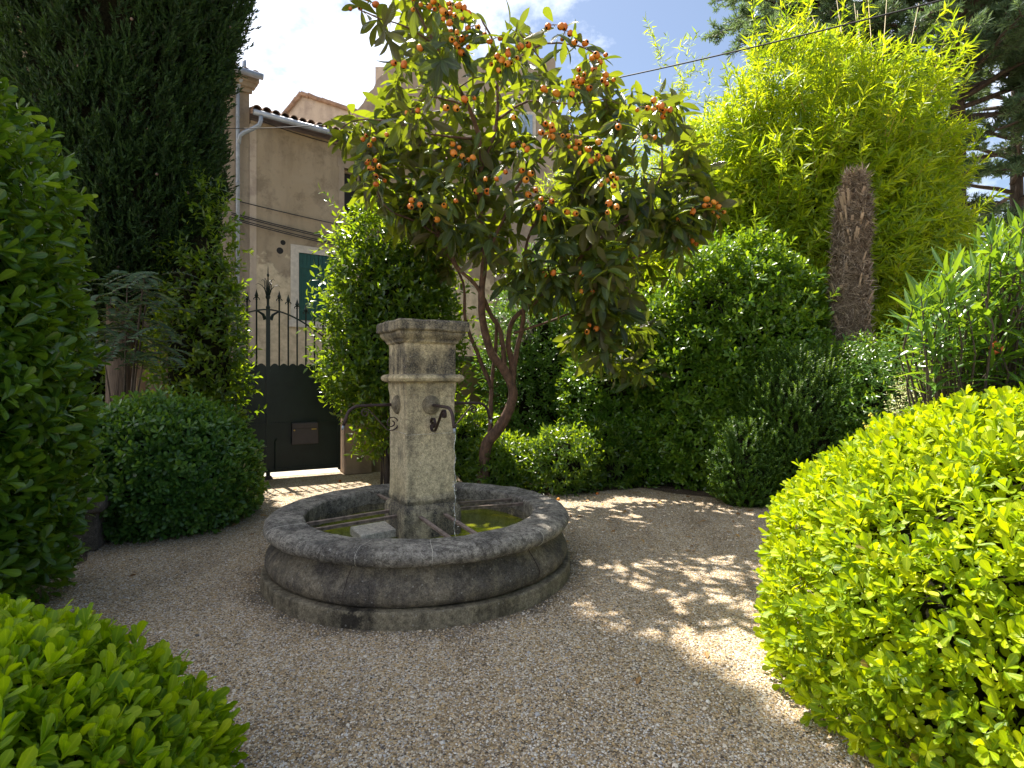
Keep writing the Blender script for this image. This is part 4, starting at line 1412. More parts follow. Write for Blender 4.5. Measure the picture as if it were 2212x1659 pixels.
shrub('nandina_shrub', 'dark feathery shrub in deep shade between yew and oleander', 'shrub', (GX(1925, 7.2), 7.2, 1.0), (0.85, 0.6, 1.25), 1500, T_LEAFLET, M['pitto'], k=12, tilt=(75, 40), off=(-0.12, 0.12),
      size=(0.04, 0.07), lump=0.15, freq=3, inner=0.3, seed=44, core_s=0.66, droop=0.1, back=0.3)
# background hedge so that no horizon shows
for i, (px_, Y_, rx, top_, lab) in enumerate(((1500, 11.6, 2.6, 3.3, 'dark background hedge below the bamboo on its left'), (2080, 11.2, 3.6, 4.6, 'dark background hedge under the cedars at the right edge'))):
    shrub('background_hedge', lab, 'hedge', (GX(px_, Y_), Y_, top_ * 0.4), (rx, 0.8, top_ * 0.62), 2400, T_LAUREL2, M['laurel'], k=7, tilt=(75, 30), off=(-0.1, 0.08), size=(0.10, 0.16), e=3, lump=0.10, freq=2,
          inner=0.2, seed=50 + i, core_s=0.84, back=0.1)
shrub('laurel_shrub', 'dark laurel shrub in shade behind the cypress trunk', 'shrub', (-6.15, 8.75, 1.0), (1.0, 0.35, 1.75), 1500, T_LAUREL, M['laurel'], k=7, tilt=(70, 35), off=(-0.14, 0.06), size=(0.07, 0.12),
      e=2.4, lump=0.14, freq=3, inner=0.3, seed=56, core_s=0.66, up=0.5, back=0.2)
# a far tree line that closes the left behind cypress and hedge
shrub('background_hedge', 'dark hedge closing the garden behind the cypress on the left', 'hedge', (-7.6, 9.0, 1.6), (2.2, 1.0, 2.8), 2600, T_LAUREL2, M['laurel'], k=7, tilt=(75, 30), off=(-0.1, 0.08), size=(0.10, 0.16), e=3,
      lump=0.10, freq=2, inner=0.2, seed=55, core_s=0.84, back=0.1)

# variegated shrub
shrub('variegated_shrub', 'pale cream variegated shrub just behind the lime hedge', 'shrub', (GX(2065, 4.65), 4.65, 0.90), (0.50, 0.28, 0.83), 1200, T_LAUREL2, M['variegated'], k=8, tilt=(75, 30), off=(-0.08, 0.04),
      size=(0.018, 0.032), lump=0.18, freq=5, inner=0.35, seed=60, core_s=0.7, back=0.3, up=0.6, wid=(1.1, 1.5))

# oleander: long leaves on upright stems
ole = empty('oleander', (3.55, 4.3, 0))
tag(ole, 'oleander with long narrow glossy leaves above the lime hedge at right', 'shrub')
lb = LB(); m = MB()
g = np.random.default_rng(70)
tips = []
for i in range(170):
    px_ = 1960 + 330 * g.random() ** 0.8
    Y_ = 3.5 + 1.1 * g.random()
    f_ = (px_ - 1960) / 330
    hi_ = 640 - 190 * min(1, f_ * 1.15); lo_ = 790
    py_2 = hi_ + (lo_ - hi_) * g.random()
    p = W(px_, py_2, Y_) - Vector((3.55, 4.3, 0))
    tips.append(p)
P = np.array([tuple(p) for p in tips])
A = nrm(P - np.array([0.25, 0.1, -0.4])) * 0.8 + np.array([-0.15, -0.15, 0.8]) + g.normal(size=P.shape) * 0.35
shoots(lb, T_LANCE, P, A, 13, (90, 15), (-0.34, 0.03), (0.14, 0.23), 0.3, 0.08, wid=(0.85, 1.15), g=g)
lb.build('foliage', M['oleander'], ole)
A = nrm(A)
for p, a_ in zip(P, A):
    p = Vector(p); a_ = Vector(a_)
    b0 = Vector((random.uniform(-.15, .15) + p.x * 0.3, random.uniform(-.15, .15), 0))
    m.tube([b0, b0.lerp(p - a_ * 0.3, 0.55) + Vector((0, 0, 0.15)), p - a_ * 0.3, p], [0.012, 0.010, 0.006, 0.003], 5, caps=False)
m.build('stems', M['darkbark'], ole, smooth=True)
for i in range(9):
    m = MB()
    m.lathe([(0, -0.014), (0.010, -0.009), (0.014, 0), (0.010, 0.010), (0, 0.014)], 8)
    b1 = m.build('blossom', M['berry'], ole, smooth=True)
    b1.location = W(2150 + random.uniform(-14, 18), 752 + random.uniform(-12, 12), 3.62) - Vector((3.55, 4.3, 0))
    b1.scale = (1, 1, 0.8 + 0.6 * random.random())

# maple-like sapling leaves at the right edge
mp_ = empty('maple_sapling', (3.9, 4.4, 0))
tag(mp_, 'yellow leaved maple sapling poking over the lime hedge at right edge', 'sapling')
lb = LB(); m = MB()
for i in range(26):
    px_ = 2120 + 130 * random.random(); py_2 = 800 + 40 * random.random() - (px_ - 2120) * 0.12
    p = np.array(tuple(W(px_, py_2, 4.1 + 0.4 * random.random()) - Vector((3.9, 4.4, 0))))
    d0 = nrm(np.array([random.uniform(-1, 0.4), random.uniform(-1, 0.3), random.uniform(-0.4, 0.3)]))
    for an in (-70, -35, 0, 35, 70):
        c_, s_ = math.cos(R(an)), math.sin(R(an))
        side = nrm(np.cross(d0, [0, 0, 1.0]))
        lb.add(T_LAUREL, [p], [d0 * c_ + side * s_], [[0.1, -0.2, 1.0]], 0.085 - 0.00035 * abs(an), 1.15, np.array([random.random()]))
    m.tube([(0, 0, 0), Vector(p) * 0.6 + Vector((0, 0, 0.3)), Vector(p)], [0.008, 0.005, 0.002], 5, caps=False)
lb.build('foliage', M['maple'], mp_)
m.build('stems', M['darkbark'], mp_)

# little yellow-headed plant over the hedge shoulder
fl = empty('flowering_weed', (GX(1878, 4.45), 4.45, 0))
tag(fl, 'thin stemmed weed with yellow flower heads above the lime hedge shoulder', 'flower')
m = MB(); m2 = MB()
for px_, py_2 in ((1885, 905), (1873, 930), (1895, 921)):
    p = W(px_, py_2, 4.45) - fl.location
    m.tube([(0, 0, 0), (p.x * 0.4, 0, p.z * 0.6), p], [0.005, 0.004, 0.002], 5)
    for i in range(10):
        q = p + Vector((random.gauss(0, .012), random.gauss(0, .012), random.gauss(0.01, .018)))
        m2.tube([q, q + Vector((0, 0, 0.012))], [0.009, 0.004], 6)
m.build('stems', M['yew'], fl); m2.build('blossoms', M['flower'], fl)

# mahonia: pinnate fronds
mah = empty('mahonia', (GX(265, 6.9), 6.9, 0))
tag(mah, 'mahonia with dark pinnate fronds in front of the cypress trunk', 'shrub')
lb = LB(); m = MB()
g = np.random.default_rng(80)
for i in range(120):
    px_ = 190 + 165 * g.random(); py_2 = 590 + 190 * g.random()
    p0 = W(px_, py_2, 6.5 + 0.8 * g.random()) - mah.location
    an = g.random() * 6.283
    d0 = Vector((math.cos(an), 0.5 * math.sin(an) - 0.35, 0.4 * g.random() - 0.15)).normalized()
    ln_ = 0.30 + 0.15 * g.random()
    side = d0.cross(Vector((0, 0, 1))).normalized()
    pts = []
    for j in range(9):
        t = j / 8
        q = p0 + d0 * (ln_ * t) + Vector((0, 0, -0.16 * t * t))
        pts.append(q)
        if j:
            for s2 in (-1, 1):
                dd = side * s2 * 0.85 + d0 * 0.6 + Vector((0, 0, -0.15))
                lb.add(T_LEAFLET, [tuple(q)], [tuple(dd)], [(0.1, -0.75, 0.6)], 0.095 * (1.1 - 0.4 * t), 1.0, np.array([g.random()]))
    m.tube(pts, 0.003, 4, caps=False)
    if i % 15 == 0:
        m.tube([(0, 0, 0), (p0.x * 0.5, p0.y * 0.5, p0.z * 0.6), p0], [0.014, 0.011, 0.006], 6, caps=False)
lb.build('foliage', M['mahonia'], mah)
m.build('stems', M['darkbark'], mah)

# ------------------------------------------------------------------ cypress
CY = Vector((GX(262, 8.2), 8.2, 0))
cyp = empty('cypress_tree', CY)
tag(cyp, 'tall dark cypress tree towering over the left of the garden', 'tree')
m = MB()
pts = [(0, 0, 0), (0.01, 0, 0.5), (0.0, 0.0, 1.5), (0.02, 0, 3.0), (0, 0, 7), (0, 0, 18)]
m.tube(pts, [0.27, 0.21, 0.195, 0.185, 0.14, 0.03], 16)
m.build('trunk', M['bark'], cyp, smooth=True, disp=rough_disp(0.02, 4))


def cyp_r(z):
    return np.interp(z, [2.5, 3.1, 3.6, 4.6, 5.6, 7.0, 9.0, 12.0, 14.5, 17.0, 18.6, 19.6], [0.5, 0.98, 1.14, 1.20, 1.27, 1.58, 1.84, 1.98, 1.98, 1.7, 1.0, 0.1])


def cyp_points(n, z0, z1, seed, inner=0.2):
    g = np.random.default_rng(seed)
    z = z0 + (z1 - z0) * g.random(n)
    a_ = g.random(n) * 6.283
    rr_ = cyp_r(z) * (1 - inner * g.random(n) ** 1.6)
    d = np.stack([np.cos(a_), np.sin(a_), z * 0.35], 1)
    rr_ = rr_ * (1 + 0.07 * sines(np.stack([d[:, 0] * 2.2, d[:, 1] * 2.2, z * 0.45], 1), 1.6, 3) + 0.05 * sines(np.stack([d[:, 0] * 5, d[:, 1] * 5, z * 0.8], 1), 1.4, 4))
    P = np.stack([rr_ * np.cos(a_), rr_ * np.sin(a_), z], 1)
    N = np.stack([np.cos(a_), np.sin(a_), np.zeros(n)], 1)
    k = ((N @ np.array([0.53, -0.85, 0.0])) > -0.35) | (g.random(n) < 0.2)
    return P[k], N[k], g


lb = LB()
P, N, g = cyp_points(2300, 2.6, 8.0, 91, 0.10)
A0 = N * 0.55 + np.array([0, 0, 1.0]) + g.normal(size=N.shape) * 0.25
for q in range(8):      # each clump is a fan of plumes
    t = g.random(len(P))[:, None]
    A = A0 + N * 0.25 * (1 - t) + g.normal(size=N.shape) * 0.38
    PQ = P + nrm(A0) * (t * 0.42 - 0.2) + g.normal(size=N.shape) * 0.045
    shoots(lb, T_SCALE, PQ, A, 18, (48, 14), (-0.10, 0.13), (0.045, 0.085), 0.0, 0.0, jit=0.3, wid=(1.0, 1.5), g=g, rshift=0.0)
P, N, g = cyp_points(4800, 8.0, 19.5, 92)
A = N * 0.5 + np.array([0, 0, 1.0]) + g.normal(size=N.shape) * 0.3
shoots(lb, T_SCALE, P, A, 9, (45, 10), (-0.2, 0.25), (0.16, 0.30), 0.0, 0.0, jit=0.3, wid=(1.3, 1.9), g=g)
lb.build('crown', M['cypress'], cyp)
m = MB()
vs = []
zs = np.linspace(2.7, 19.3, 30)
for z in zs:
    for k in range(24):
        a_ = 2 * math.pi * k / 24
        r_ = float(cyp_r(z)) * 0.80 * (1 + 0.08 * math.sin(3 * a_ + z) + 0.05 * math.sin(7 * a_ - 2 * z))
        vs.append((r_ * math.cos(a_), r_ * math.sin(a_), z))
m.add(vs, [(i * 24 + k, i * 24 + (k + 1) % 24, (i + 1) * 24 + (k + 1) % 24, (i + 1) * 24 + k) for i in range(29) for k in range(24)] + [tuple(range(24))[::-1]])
m.build('dark_core', CORE, cyp, smooth=True)  # added dark solid within the crown, stops light passing through
m = MB()
m.lathe([(0, -0.02), (0.014, -0.014), (0.02, 0), (0.014, 0.014), (0, 0.02)], 8)
first = None
P, N, g = cyp_points(60, 3.0, 7.6, 93, 0.0)
for i in range(min(26, len(P))):
    if first is None:
        first = m.build('seed_cone', M['cone'], cyp, smooth=True); o = first
    else:
        o = first.copy(); COL.objects.link(o); o.parent = cyp
    o.location = Vector(P[i] + N[i] * 0.06)

# ------------------------------------------------------------------ loquat
LQ = Vector((GX(1048, 8.0), 8.0, 0))
loq = empty('loquat_tree', LQ)
tag(loq, 'loquat tree full of orange fruit leaning over the fountain', 'tree')


def Lq(px, py, Y): return W(px, py, Y) - LQ


limbs = []


def limb(pts, r0, r1):
    P = [Lq(*p) for p in pts]
    # catmull-rom
    out = []
    for i in range(len(P) - 1):
        p0 = P[max(i - 1, 0)]; p1 = P[i]; p2 = P[i + 1]; p3 = P[min(i + 2, len(P) - 1)]
        for j in range(5):
            t = j / 5
            out.append(0.5 * ((2 * p1) + (p2 - p0) * t + (2 * p0 - 5 * p1 + 4 * p2 - p3) * t * t + (3 * p1 - p0 - 3 * p2 + p3) * t ** 3))
    out.append(P[-1])
    rad = [r0 + (r1 - r0) * (i / (len(out) - 1)) ** 0.8 for i in range(len(out))]
    limbs.append((out, rad))


limb([(1043, 1052, 8.00), (1046, 1000, 8.00), (1052, 960, 7.97), (1078, 925, 7.93), (1100, 885, 7.88), (1108, 845, 7.82), (1090, 800, 7.75), (1062, 765, 7.66), (1044, 700, 7.50), (1040, 640, 7.35), (1046, 560, 7.33), (1040, 480, 7.25), (1032, 380, 7.14)], 0.098, 0.032)
limb([(1058, 960, 7.97), (1060, 900, 8.05), (1062, 830, 8.10), (1070, 760, 8.10), (1072, 690, 8.00)], 0.039, 0.023)
limb([(1108, 850, 7.82), (1106, 790, 7.80), (1098, 740, 7.75), (1110, 690, 7.70), (1170, 640, 7.55), (1220, 590, 7.54), (1270, 540, 7.41), (1340, 480, 7.30)], 0.046, 0.020)
limb([(1090, 800, 7.75), (1082, 720, 7.60), (1060, 680, 7.50), (1030, 620, 7.30), (990, 580, 7.26), (970, 540, 7.11), (930, 480, 7.00), (880, 420, 6.88)], 0.036, 0.015)
limb([(1036, 440, 7.20), (1040, 330, 6.91), (1020, 250, 6.70), (990, 190, 6.51), (960, 130, 6.37), (920, 60, 6.29), (890, 0, 6.25)], 0.033, 0.011)
limb([(1032, 380, 7.14), (1070, 280, 7.07), (1075, 190, 6.96), (1072, 110, 6.84), (1040, 40, 6.81)], 0.027, 0.009)
limb([(1046, 560, 7.33), (1085, 480, 7.20), (1120, 400, 7.01), (1180, 330, 6.81), (1230, 290, 6.66)], 0.026, 0.010)
limb([(1072, 190, 6.96), (1130, 120, 6.93), (1180, 95, 6.85), (1250, 100, 6.75), (1300, 125, 6.67)], 0.018, 0.007)
limb([(1075, 260, 7.04), (1140, 220, 6.93), (1230, 225, 6.83), (1310, 215, 6.79)], 0.017, 0.007)
limb([(1170, 640, 7.55), (1260, 590, 7.44), (1360, 560, 7.28), (1440, 530, 7.13)], 0.026, 0.010)
limb([(1340, 480, 7.30), (1420, 400, 7.21), (1430, 300, 7.15), (1420, 240, 7.01)], 0.017, 0.008)
limb([(1340, 480, 7.30), (1440, 450, 7.04), (1510, 445, 6.85), (1540, 440, 6.80)], 0.014, 0.006)
limb([(1110, 720, 7.70), (1200, 690, 7.50), (1290, 650, 7.30), (1350, 600, 7.33)], 0.020, 0.008)
limb([(960, 520, 7.09), (900, 480, 6.90), (850, 460, 6.73), (820, 430, 6.67)], 0.016, 0.007)
limb([(1020, 300, 6.85), (930, 290, 6.66), (850, 265, 6.58), (770, 260, 6.54), (735, 280, 6.47)], 0.016, 0.006)
limb([(1010, 230, 6.62), (930, 210, 6.54), (890, 240, 6.46)], 0.013, 0.006)
limb([(945, 100, 6.35), (880, 60, 6.19), (820, 40, 6.11), (775, 20, 6.08)], 0.012, 0.005)

limb([(1106, 830, 7.80), (1116, 760, 7.75), (1130, 690, 7.65), (1128, 610, 7.5), (1140, 520, 7.3), (1175, 440, 7.2)], 0.042, 0.014)
limb([(1062, 840, 8.10), (1030, 760, 8.05), (1005, 690, 7.9), (1000, 610, 7.75), (960, 540, 7.5)], 0.034, 0.012)
poly = [(752, 50), (775, -10), (860, -70), (1000, -60), (1030, 30), (1075, 35), (1130, 60), (1190, 62), (1270, 85), (1320, 125), (1340, 165), (1400, 200), (1450, 190), (1480, 250), (1490, 310), (1520, 350), (1555, 400), (1545, 470),
        (1500, 520), (1470, 580), (1430, 640), (1330, 680), (1290, 760), (1250, 720), (1230, 640), (1120, 640), (1050, 620), (960, 610), (920, 540), (860, 490), (820, 440), (790, 400), (770, 340), (722, 300), (740, 250), (820, 225), (860, 190), (850, 120), (800, 70)]


def inpoly(x, y):
    r_ = False
    n_ = len(poly)
    for i in range(n_):
        (x1, y1), (x2, y2) = poly[i], poly[(i + 1) % n_]
        if (y1 > y) != (y2 > y) and x < (x2 - x1) * (y - y1) / (y2 - y1) + x1: r_ = not r_
    return r_


def crown_mid(px, py):
    return float(np.interp(py, [-80, 100, 300, 500, 700], [6.5, 6.75, 7.0, 7.2, 7.45]))


g = random.Random(17)
nodes = [(p, r_) for (pts, rad) in limbs for p, r_ in zip(pts[6:], rad[6:])]
nlimb = [k for k, (pts, rad) in enumerate(limbs) for p in pts[6:]]
narr = np.array([tuple(p) for p, _ in nodes]); nrad = [r_ for _, r_ in nodes]
targets = []
while len(targets) < 480:
    x, y = g.uniform(720, 1560), g.uniform(-70, 760)
    if not inpoly(x, y): continue
    if y > 600 and g.random() < 0.35: continue
    rho2 = min(1, ((x - 1130) / 430) ** 2 + ((y - 300) / 400) ** 2)
    Y_ = crown_mid(x, y) + g.uniform(-1, 1) * (0.25 + 0.95 * math.sqrt(max(0, 1 - rho2)))
    p_ = W(x, y, Y_)
    if p_.y - sdir.y * p_.z / sdir.z < 5.1 and g.random() < 0.87: continue     # keep the high near side airy
    if mnoise.noise(Vector((p_.x * 1.5, p_.y * 1.5, p_.z * 1.5))) < -0.08: continue
    targets.append((Lq(x, y, Y_), x, y))
for _ in range(26):
    x, y = g.uniform(1180, 1420), g.uniform(620, 820)
    targets.append((Lq(x, y, g.uniform(7.5, 8.2)), x, y))
# fruit clusters (photo positions) sit on the outer, near side
FR = [(771, 17, 2), (801, 10, 3), (897, 12, 3), (940, 12, 4), (967, 38, 5), (980, 15, 3), (999, 30, 4), (974, 63, 1), (987, 85, 4), (1001, 102, 4), (1024, 62, 2), (1012, 76, 1), (1049, 70, 1), (907, 100, 1), (864, 138, 2), (1071, 88, 2), (1124, 97, 1),
      (1151, 95, 2), (1097, 107, 1), (1087, 120, 2), (1107, 125, 3), (1084, 140, 3), (1064, 135, 1), (1197, 60, 2), (1221, 72, 3), (1237, 92, 1), (1252, 95, 2), (1297, 123, 2), (1287, 137, 3), (1252, 165, 3), (1247, 178, 4), (1259, 191, 2), (1237, 200, 1),
      (1191, 198, 2), (1174, 188, 1), (1311, 173, 4), (1417, 227, 3), (1424, 240, 4), (1436, 233, 2), (1387, 237, 2), (1332, 270, 1), (1184, 280, 6), (1204, 295, 2), (1121, 312, 2), (1140, 318, 1), (1254, 320, 4), (1279, 333, 3), (1299, 342, 2), (1292, 303, 1),
      (1231, 307, 3), (1137, 377, 3), (1004, 347, 3), (1024, 337, 1), (984, 320, 3), (977, 230, 2), (1014, 213, 2), (891, 240, 2), (797, 303, 4), (834, 287, 1), (804, 353, 6), (819, 387, 3), (897, 437, 3), (961, 440, 1), (984, 430, 1), (1041, 417, 2),
      (1061, 385, 2), (1092, 367, 1), (1147, 413, 3), (1181, 430, 2), (1161, 443, 1), (1177, 467, 1), (1234, 460, 2), (1294, 395, 1), (1321, 387, 4), (1319, 450, 3), (1462, 468, 1), (1401, 297, 2), (1528, 437, 3), (1541, 447, 4), (1553, 455, 4), (1495, 453, 1),
      (1495, 528, 3), (1185, 590, 2), (1257, 586, 1), (1340, 583, 2), (1267, 626, 2), (1299, 631, 1), (1277, 706, 3), (945, 470, 1), (1110, 250, 1)]
n_plain = len(targets)
fr_pos = []
for (x, y, n_) in FR:
    rho2 = min(1, ((x - 1130) / 430) ** 2 + ((y - 300) / 400) ** 2)
    Y_ = crown_mid(x, y) - (0.2 + 0.85 * math.sqrt(max(0, 1 - rho2))) + g.uniform(-0.1, 0.1)
    p = Lq(x, y, Y_)
    fr_pos.append((p, n_))
    targets.append((p + Vector((0, 0.03, 0.05)), x, y))
twigs = []
lp, la, lshade, lfr = [], [], [], []
order = sorted(range(len(targets)), key=lambda i: float(np.min(np.linalg.norm(narr - np.array(targets[i][0]), axis=1))))
for i in order:
    p, x, y = targets[i]
    d = np.linalg.norm(narr - np.array(p), axis=1) + 0.35 * np.maximum(0, narr[:, 2] - p.z)
    j = int(np.argmin(d))
    q = Vector(narr[j])
    ln_ = (p - q).length
    if ln_ < 0.02: q = q + Vector((0, 0, -0.1))
    mid = q.lerp(p, 0.55) + Vector((g.uniform(-.05, .05), g.uniform(-.05, .05), -0.06 * ln_ + g.uniform(-.03, .05)))
    r_ = min(nrad[j] * 0.75, 0.006 + 0.006 * ln_)
    nlimb += [nlimb[j]] * 2
    twigs.append((nlimb[j], [q, q.lerp(mid, 0.5), mid, mid.lerp(p, 0.6), p], [r_, r_ * 0.9, r_ * 0.8, r_ * 0.65, 0.0045]))
    add = [mid, mid.lerp(p, 0.6)]
    narr = np.concatenate([narr, np.array([tuple(t) for t in add])]); nrad += [r_ * 0.8, r_ * 0.6]
    dirv = (p - mid).normalized()
    lshade.append(p.y + LQ.y - sdir.y * p.z / sdir.z); lfr.append(i >= n_plain)
    lp.append(tuple(p)); la.append(tuple(dirv * 0.7 + Vector((0, 0, 0.55)) + Vector((g.gauss(0, .2), g.gauss(0, .2), g.gauss(0, .15)))))
for k, (pts, rad) in enumerate(limbs):
    m = MB()
    m.tube(pts, rad, 10)
    m.v = [tuple(rough_disp(0.008, 9)(Vector(v))) for v in m.v]
    for kk, tp, tr in twigs:
        if kk == k: m.tube(tp, tr, 6, caps=False)
    m.build('trunk' if k == 0 else 'limb', M['loqbark'], loq, smooth=True)
lb = LB()
lgen = np.random.default_rng(171)
lp, la, lshade, lfr = np.array(lp), np.array(la), np.array(lshade), np.array(lfr)
thin = lfr & (lshade < 5.2)      # fruiting tips high up carry few leaves
shoots(lb, T_LOQ, lp[~thin], la[~thin], 9, (125, 35), (-0.18, 0.02), (0.19, 0.335), 0.15, 0.55, jit=0.22, wid=(0.85, 1.15), g=lgen)
shoots(lb, T_LOQ, lp[thin], la[thin], 4, (125, 35), (-0.14, 0.02), (0.17, 0.30), 0.15, 0.6, jit=0.3, wid=(0.8, 1.05), g=lgen)
lb.build('crown', M['loquat'], loq)
# fruit
ico_v, ico_f = [], []
m = MB()
prof = [(0.0, -1.0), (0.35, -0.95), (0.68, -0.76), (0.92, -0.4), (1.0, 0.0), (0.95, 0.42), (0.74, 0.78), (0.42, 0.98), (0.24, 1.0), (0.17, 0.93), (0.0, 0.88)]
m.lathe([(r_ * 0.034, z * 0.037) for r_, z in prof[:8]], 14)
m.lathe([(r_ * 0.034, z * 0.037) for r_, z in prof[7:]], 14, mi=1)
fruit0 = m.build('fruit', [M['fruit'], M['dark_brown']], None, smooth=True)
fruit_me = fruit0.data
bpy.data.objects.remove(fruit0)
for (p, n_) in fr_pos:
    m = MB()
    ps = []
    for k in range(n_):
        if n_ == 1: d = Vector((g.gauss(0, .01), -0.02, -0.03))
        else:
            a_ = 2 * math.pi * k / n_ + g.uniform(-.4, .4)
            rr_ = 0.042 + 0.018 * n_ ** 0.5 * g.random()
            d = Vector((rr_ * math.cos(a_), -0.02 - 0.03 * g.random(), rr_ * math.sin(a_) - 0.02))
        ps.append(d)
        m.tube([Vector((0, 0.03, 0.045)), d * 0.5 + Vector((0, 0.015, 0.03)), d], [0.005, 0.004, 0.003], 5)
    cl = m.build('fruit_cluster', M['loqbark'], loq)
    cl.location = p
    for d in ps:
        o = bpy.data.objects.new('fruit', fruit_me)
        COL.objects.link(o)
        o.parent = cl
        o.location = d
        s_ = g.uniform(0.62, 1.06)
        o.scale = (s_, s_, s_ * g.uniform(0.95, 1.15))
        o.rotation_euler = Vector((g.uniform(-1, 1), -0.6 + g.uniform(-.8, .8), g.uniform(-1.2, 0.2))).to_track_quat('Z', 'Y').to_euler()
# fallen fruit
for i, (px_, Y_, lab) in enumerate(((570, 8.05, 'fallen loquat fruit on the gravel by the round bush'), (734, 8.75, 'fallen loquat fruit on the gravel at the gate pier'), (1206, 7.45, 'fallen loquat fruit at the edge of the low bushes'), (1290, 7.8, 'fallen loquat fruit on gravel below the sunlit low bush'))):
    o = bpy.data.objects.new('loquat_fruit', fruit_me); COL.objects.link(o)
    o.scale = (0.6, 0.6, 0.6); o.location = (GX(px_, Y_), Y_, 0.016); o.rotation_euler = (1.2, 0.3 * i, 0.5 * i)
    tag(o, lab, 'fruit', 'fallen loquats')

# ------------------------------------------------------------------ bamboo
def bamboo(c, r, n, seed, label, culm_n, size=(0.10, 0.18), lump=0.21, inner=0.5, plumes=60):
    root = empty('bamboo_clump', (c[0], c[1], 0))
    tag(root, label, 'bamboo', 'bamboo clumps behind the shrubs')
    g = np.random.default_rng(seed)
    lb = LB()
    P, N = shell(c, r, n, 2.1, lump, 1.6, 0.3, seed, inner, 0.35, 1.4)
    P = P - np.array([c[0], c[1], 0])
    A = N * 0.75 + np.array([0, 0, 0.5]) + g.normal(size=N.shape) * 0.45
    shoots(lb, T_BAMB, P, A, 8, (85, 25), (-0.12, 0.06), size, 0.2, 0.12, jit=0.3, wid=(0.9, 1.4), g=g)
    m = MB()
    rd = random.Random(seed)
    for i in range(culm_n):
        j = rd.randrange(len(P))
        tip_ = Vector(P[j]) * 0.97
        b0 = Vector((rd.uniform(-.35, .35) * r[0], rd.uniform(-.35, .35) * r[1], 0))
        mid = Vector((b0.x * 0.7 + tip_.x * 0.3, b0.y * 0.7 + tip_.y * 0.3, tip_.z * 0.62))
        m.tube([b0, b0.lerp(mid, 0.5), mid, mid.lerp(tip_, 0.6) + Vector((0, 0, 0.12)), tip_], [0.016, 0.014, 0.011, 0.007, 0.003], 6, caps=False)
    # plumes breaking the outline
    idx = [j for j in range(len(P)) if N[j][2] > 0.05 or rd.random() < 0.3]
    for i in range(plumes):
        j = rd.choice(idx)
        p0 = Vector(P[j]); d0 = (Vector(N[j]) * 0.7 + Vector((rd.gauss(0, .3), rd.gauss(0, .3), 0.75))).normalized()
        ln_ = rd.uniform(0.35, 0.8)
        pts = [p0 + d0 * (ln_ * t) + Vector(N[j]) * (0.25 * ln_ * t * t) for t in (0, 0.25, 0.5, 0.75, 1)]
        m.tube(pts, [0.006, 0.005, 0.004, 0.003, 0.002], 5, caps=False)
        q = np.array([tuple(pts[0].lerp(pts[4], t)) for t in np.linspace(0.15, 1, 7)])
        A2 = np.tile(tuple(d0), (7, 1)) + g.normal(size=(7, 3)) * 0.5
        shoots(lb, T_BAMB, q, A2, 7, (75, 20), (-0.06, 0.05), size, 0.2, 0.1, jit=0.3, wid=(0.9, 1.4), g=g)
    lb.build('foliage', M['bamboo'], root)
    core('dark_core', (0, 0, c[2]), r, 0.60, M['dark_brown'], root, 2.1, lump, 1.6, seed, 0.02)  # added dark core: blocks see-through and darkens gaps between the leaves
    m.build('culms', M['culm'], root, smooth=True)
    return root


bamboo((GX(1755, 10.2), 10.2, 3.75), (2.75, 1.6, 3.55), 12500, 201, 'large bright yellow green bamboo clump filling the upper right', 70, size=(0.12, 0.24), plumes=230)
bamboo((GX(1475, 11.8), 11.8, 3.4), (1.50, 0.9, 5.3), 6200, 202, 'thinner bamboo clump standing between loquat and main bamboo', 24, size=(0.11, 0.19), plumes=50)
bamboo((GX(1300, 12.6), 12.6, 2.9), (1.75, 0.8, 4.1), 4200, 204, 'bamboo clump half hidden behind the loquat crown', 24, size=(0.11, 0.19), plumes=40)
bamboo((GX(1222, 13.6), 13.6, 4.6), (0.42, 0.3, 5.0), 420, 203, 'sparse tall bamboo shoots peeping above the loquat crown', 8, size=(0.10, 0.17), plumes=14)
# dry canes above the bamboo
dc = empty('dry_cane_clump', (GX(1890, 10.6), 10.6, 0))
tag(dc, 'bare dry canes sticking up out of the bamboo before the cedars', 'canes')
for i in range(8):
    rd = random.Random(300 + i)
    m = MB()
    x0 = rd.uniform(-0.5, 0.5)
    z1 = GZ(-40 + 60 * rd.random(), 10.6)
    m.tube([(x0 * 0.3, 0, 3), (x0, 0.1, z1 * 0.75), (x0 * 2.0 + rd.uniform(-.2, .2), 0.2, z1)], [0.014, 0.010, 0.005], 6)
    m.build('cane', M['drycane'] if i else M['culm'], dc, smooth=True)

# ------------------------------------------------------------------ palm trunk
pal = empty('palm_tree', (GX(1838, 7.9), 7.9, 0))
tag(pal, 'headless shaggy palm trunk standing before the bamboo', 'palm')
top_z = GZ(385, 7.9)
m = MB()
pts, rad = [], []
for i in range(40):
    t = i / 39
    pts.append((0.03 * math.sin(t * 7) + 0.07 * t - 0.03, 0, top_z * t))
    rad.append((0.150 + 0.045 * math.sin(t * 3.0) + 0.014 * math.sin(t * 31)) * (1 if t < 0.90 else 1 - (t - 0.90) * 4.5))
m.tube(pts, rad, 20)
m.build('trunk', M['fibre'], pal, smooth=True, disp=rough_disp(0.03, 7))
lb = LB()
g = np.random.default_rng(400)
n = 24000
z = 0.6 + (top_z - 0.55) * g.random(n)
a_ = g.random(n) * 6.283
rr_ = np.interp(z / top_z, np.linspace(0, 1, 40), rad) * (0.92 + 0.15 * g.random(n))
cx = np.interp(z / top_z, np.linspace(0, 1, 40), [p[0] for p in pts])
P = np.stack([cx + rr_ * np.cos(a_), rr_ * np.sin(a_), z], 1)
N = np.stack([np.cos(a_), np.sin(a_), 0 * a_], 1)
Tn = np.stack([-np.sin(a_), np.cos(a_), 0 * a_], 1)
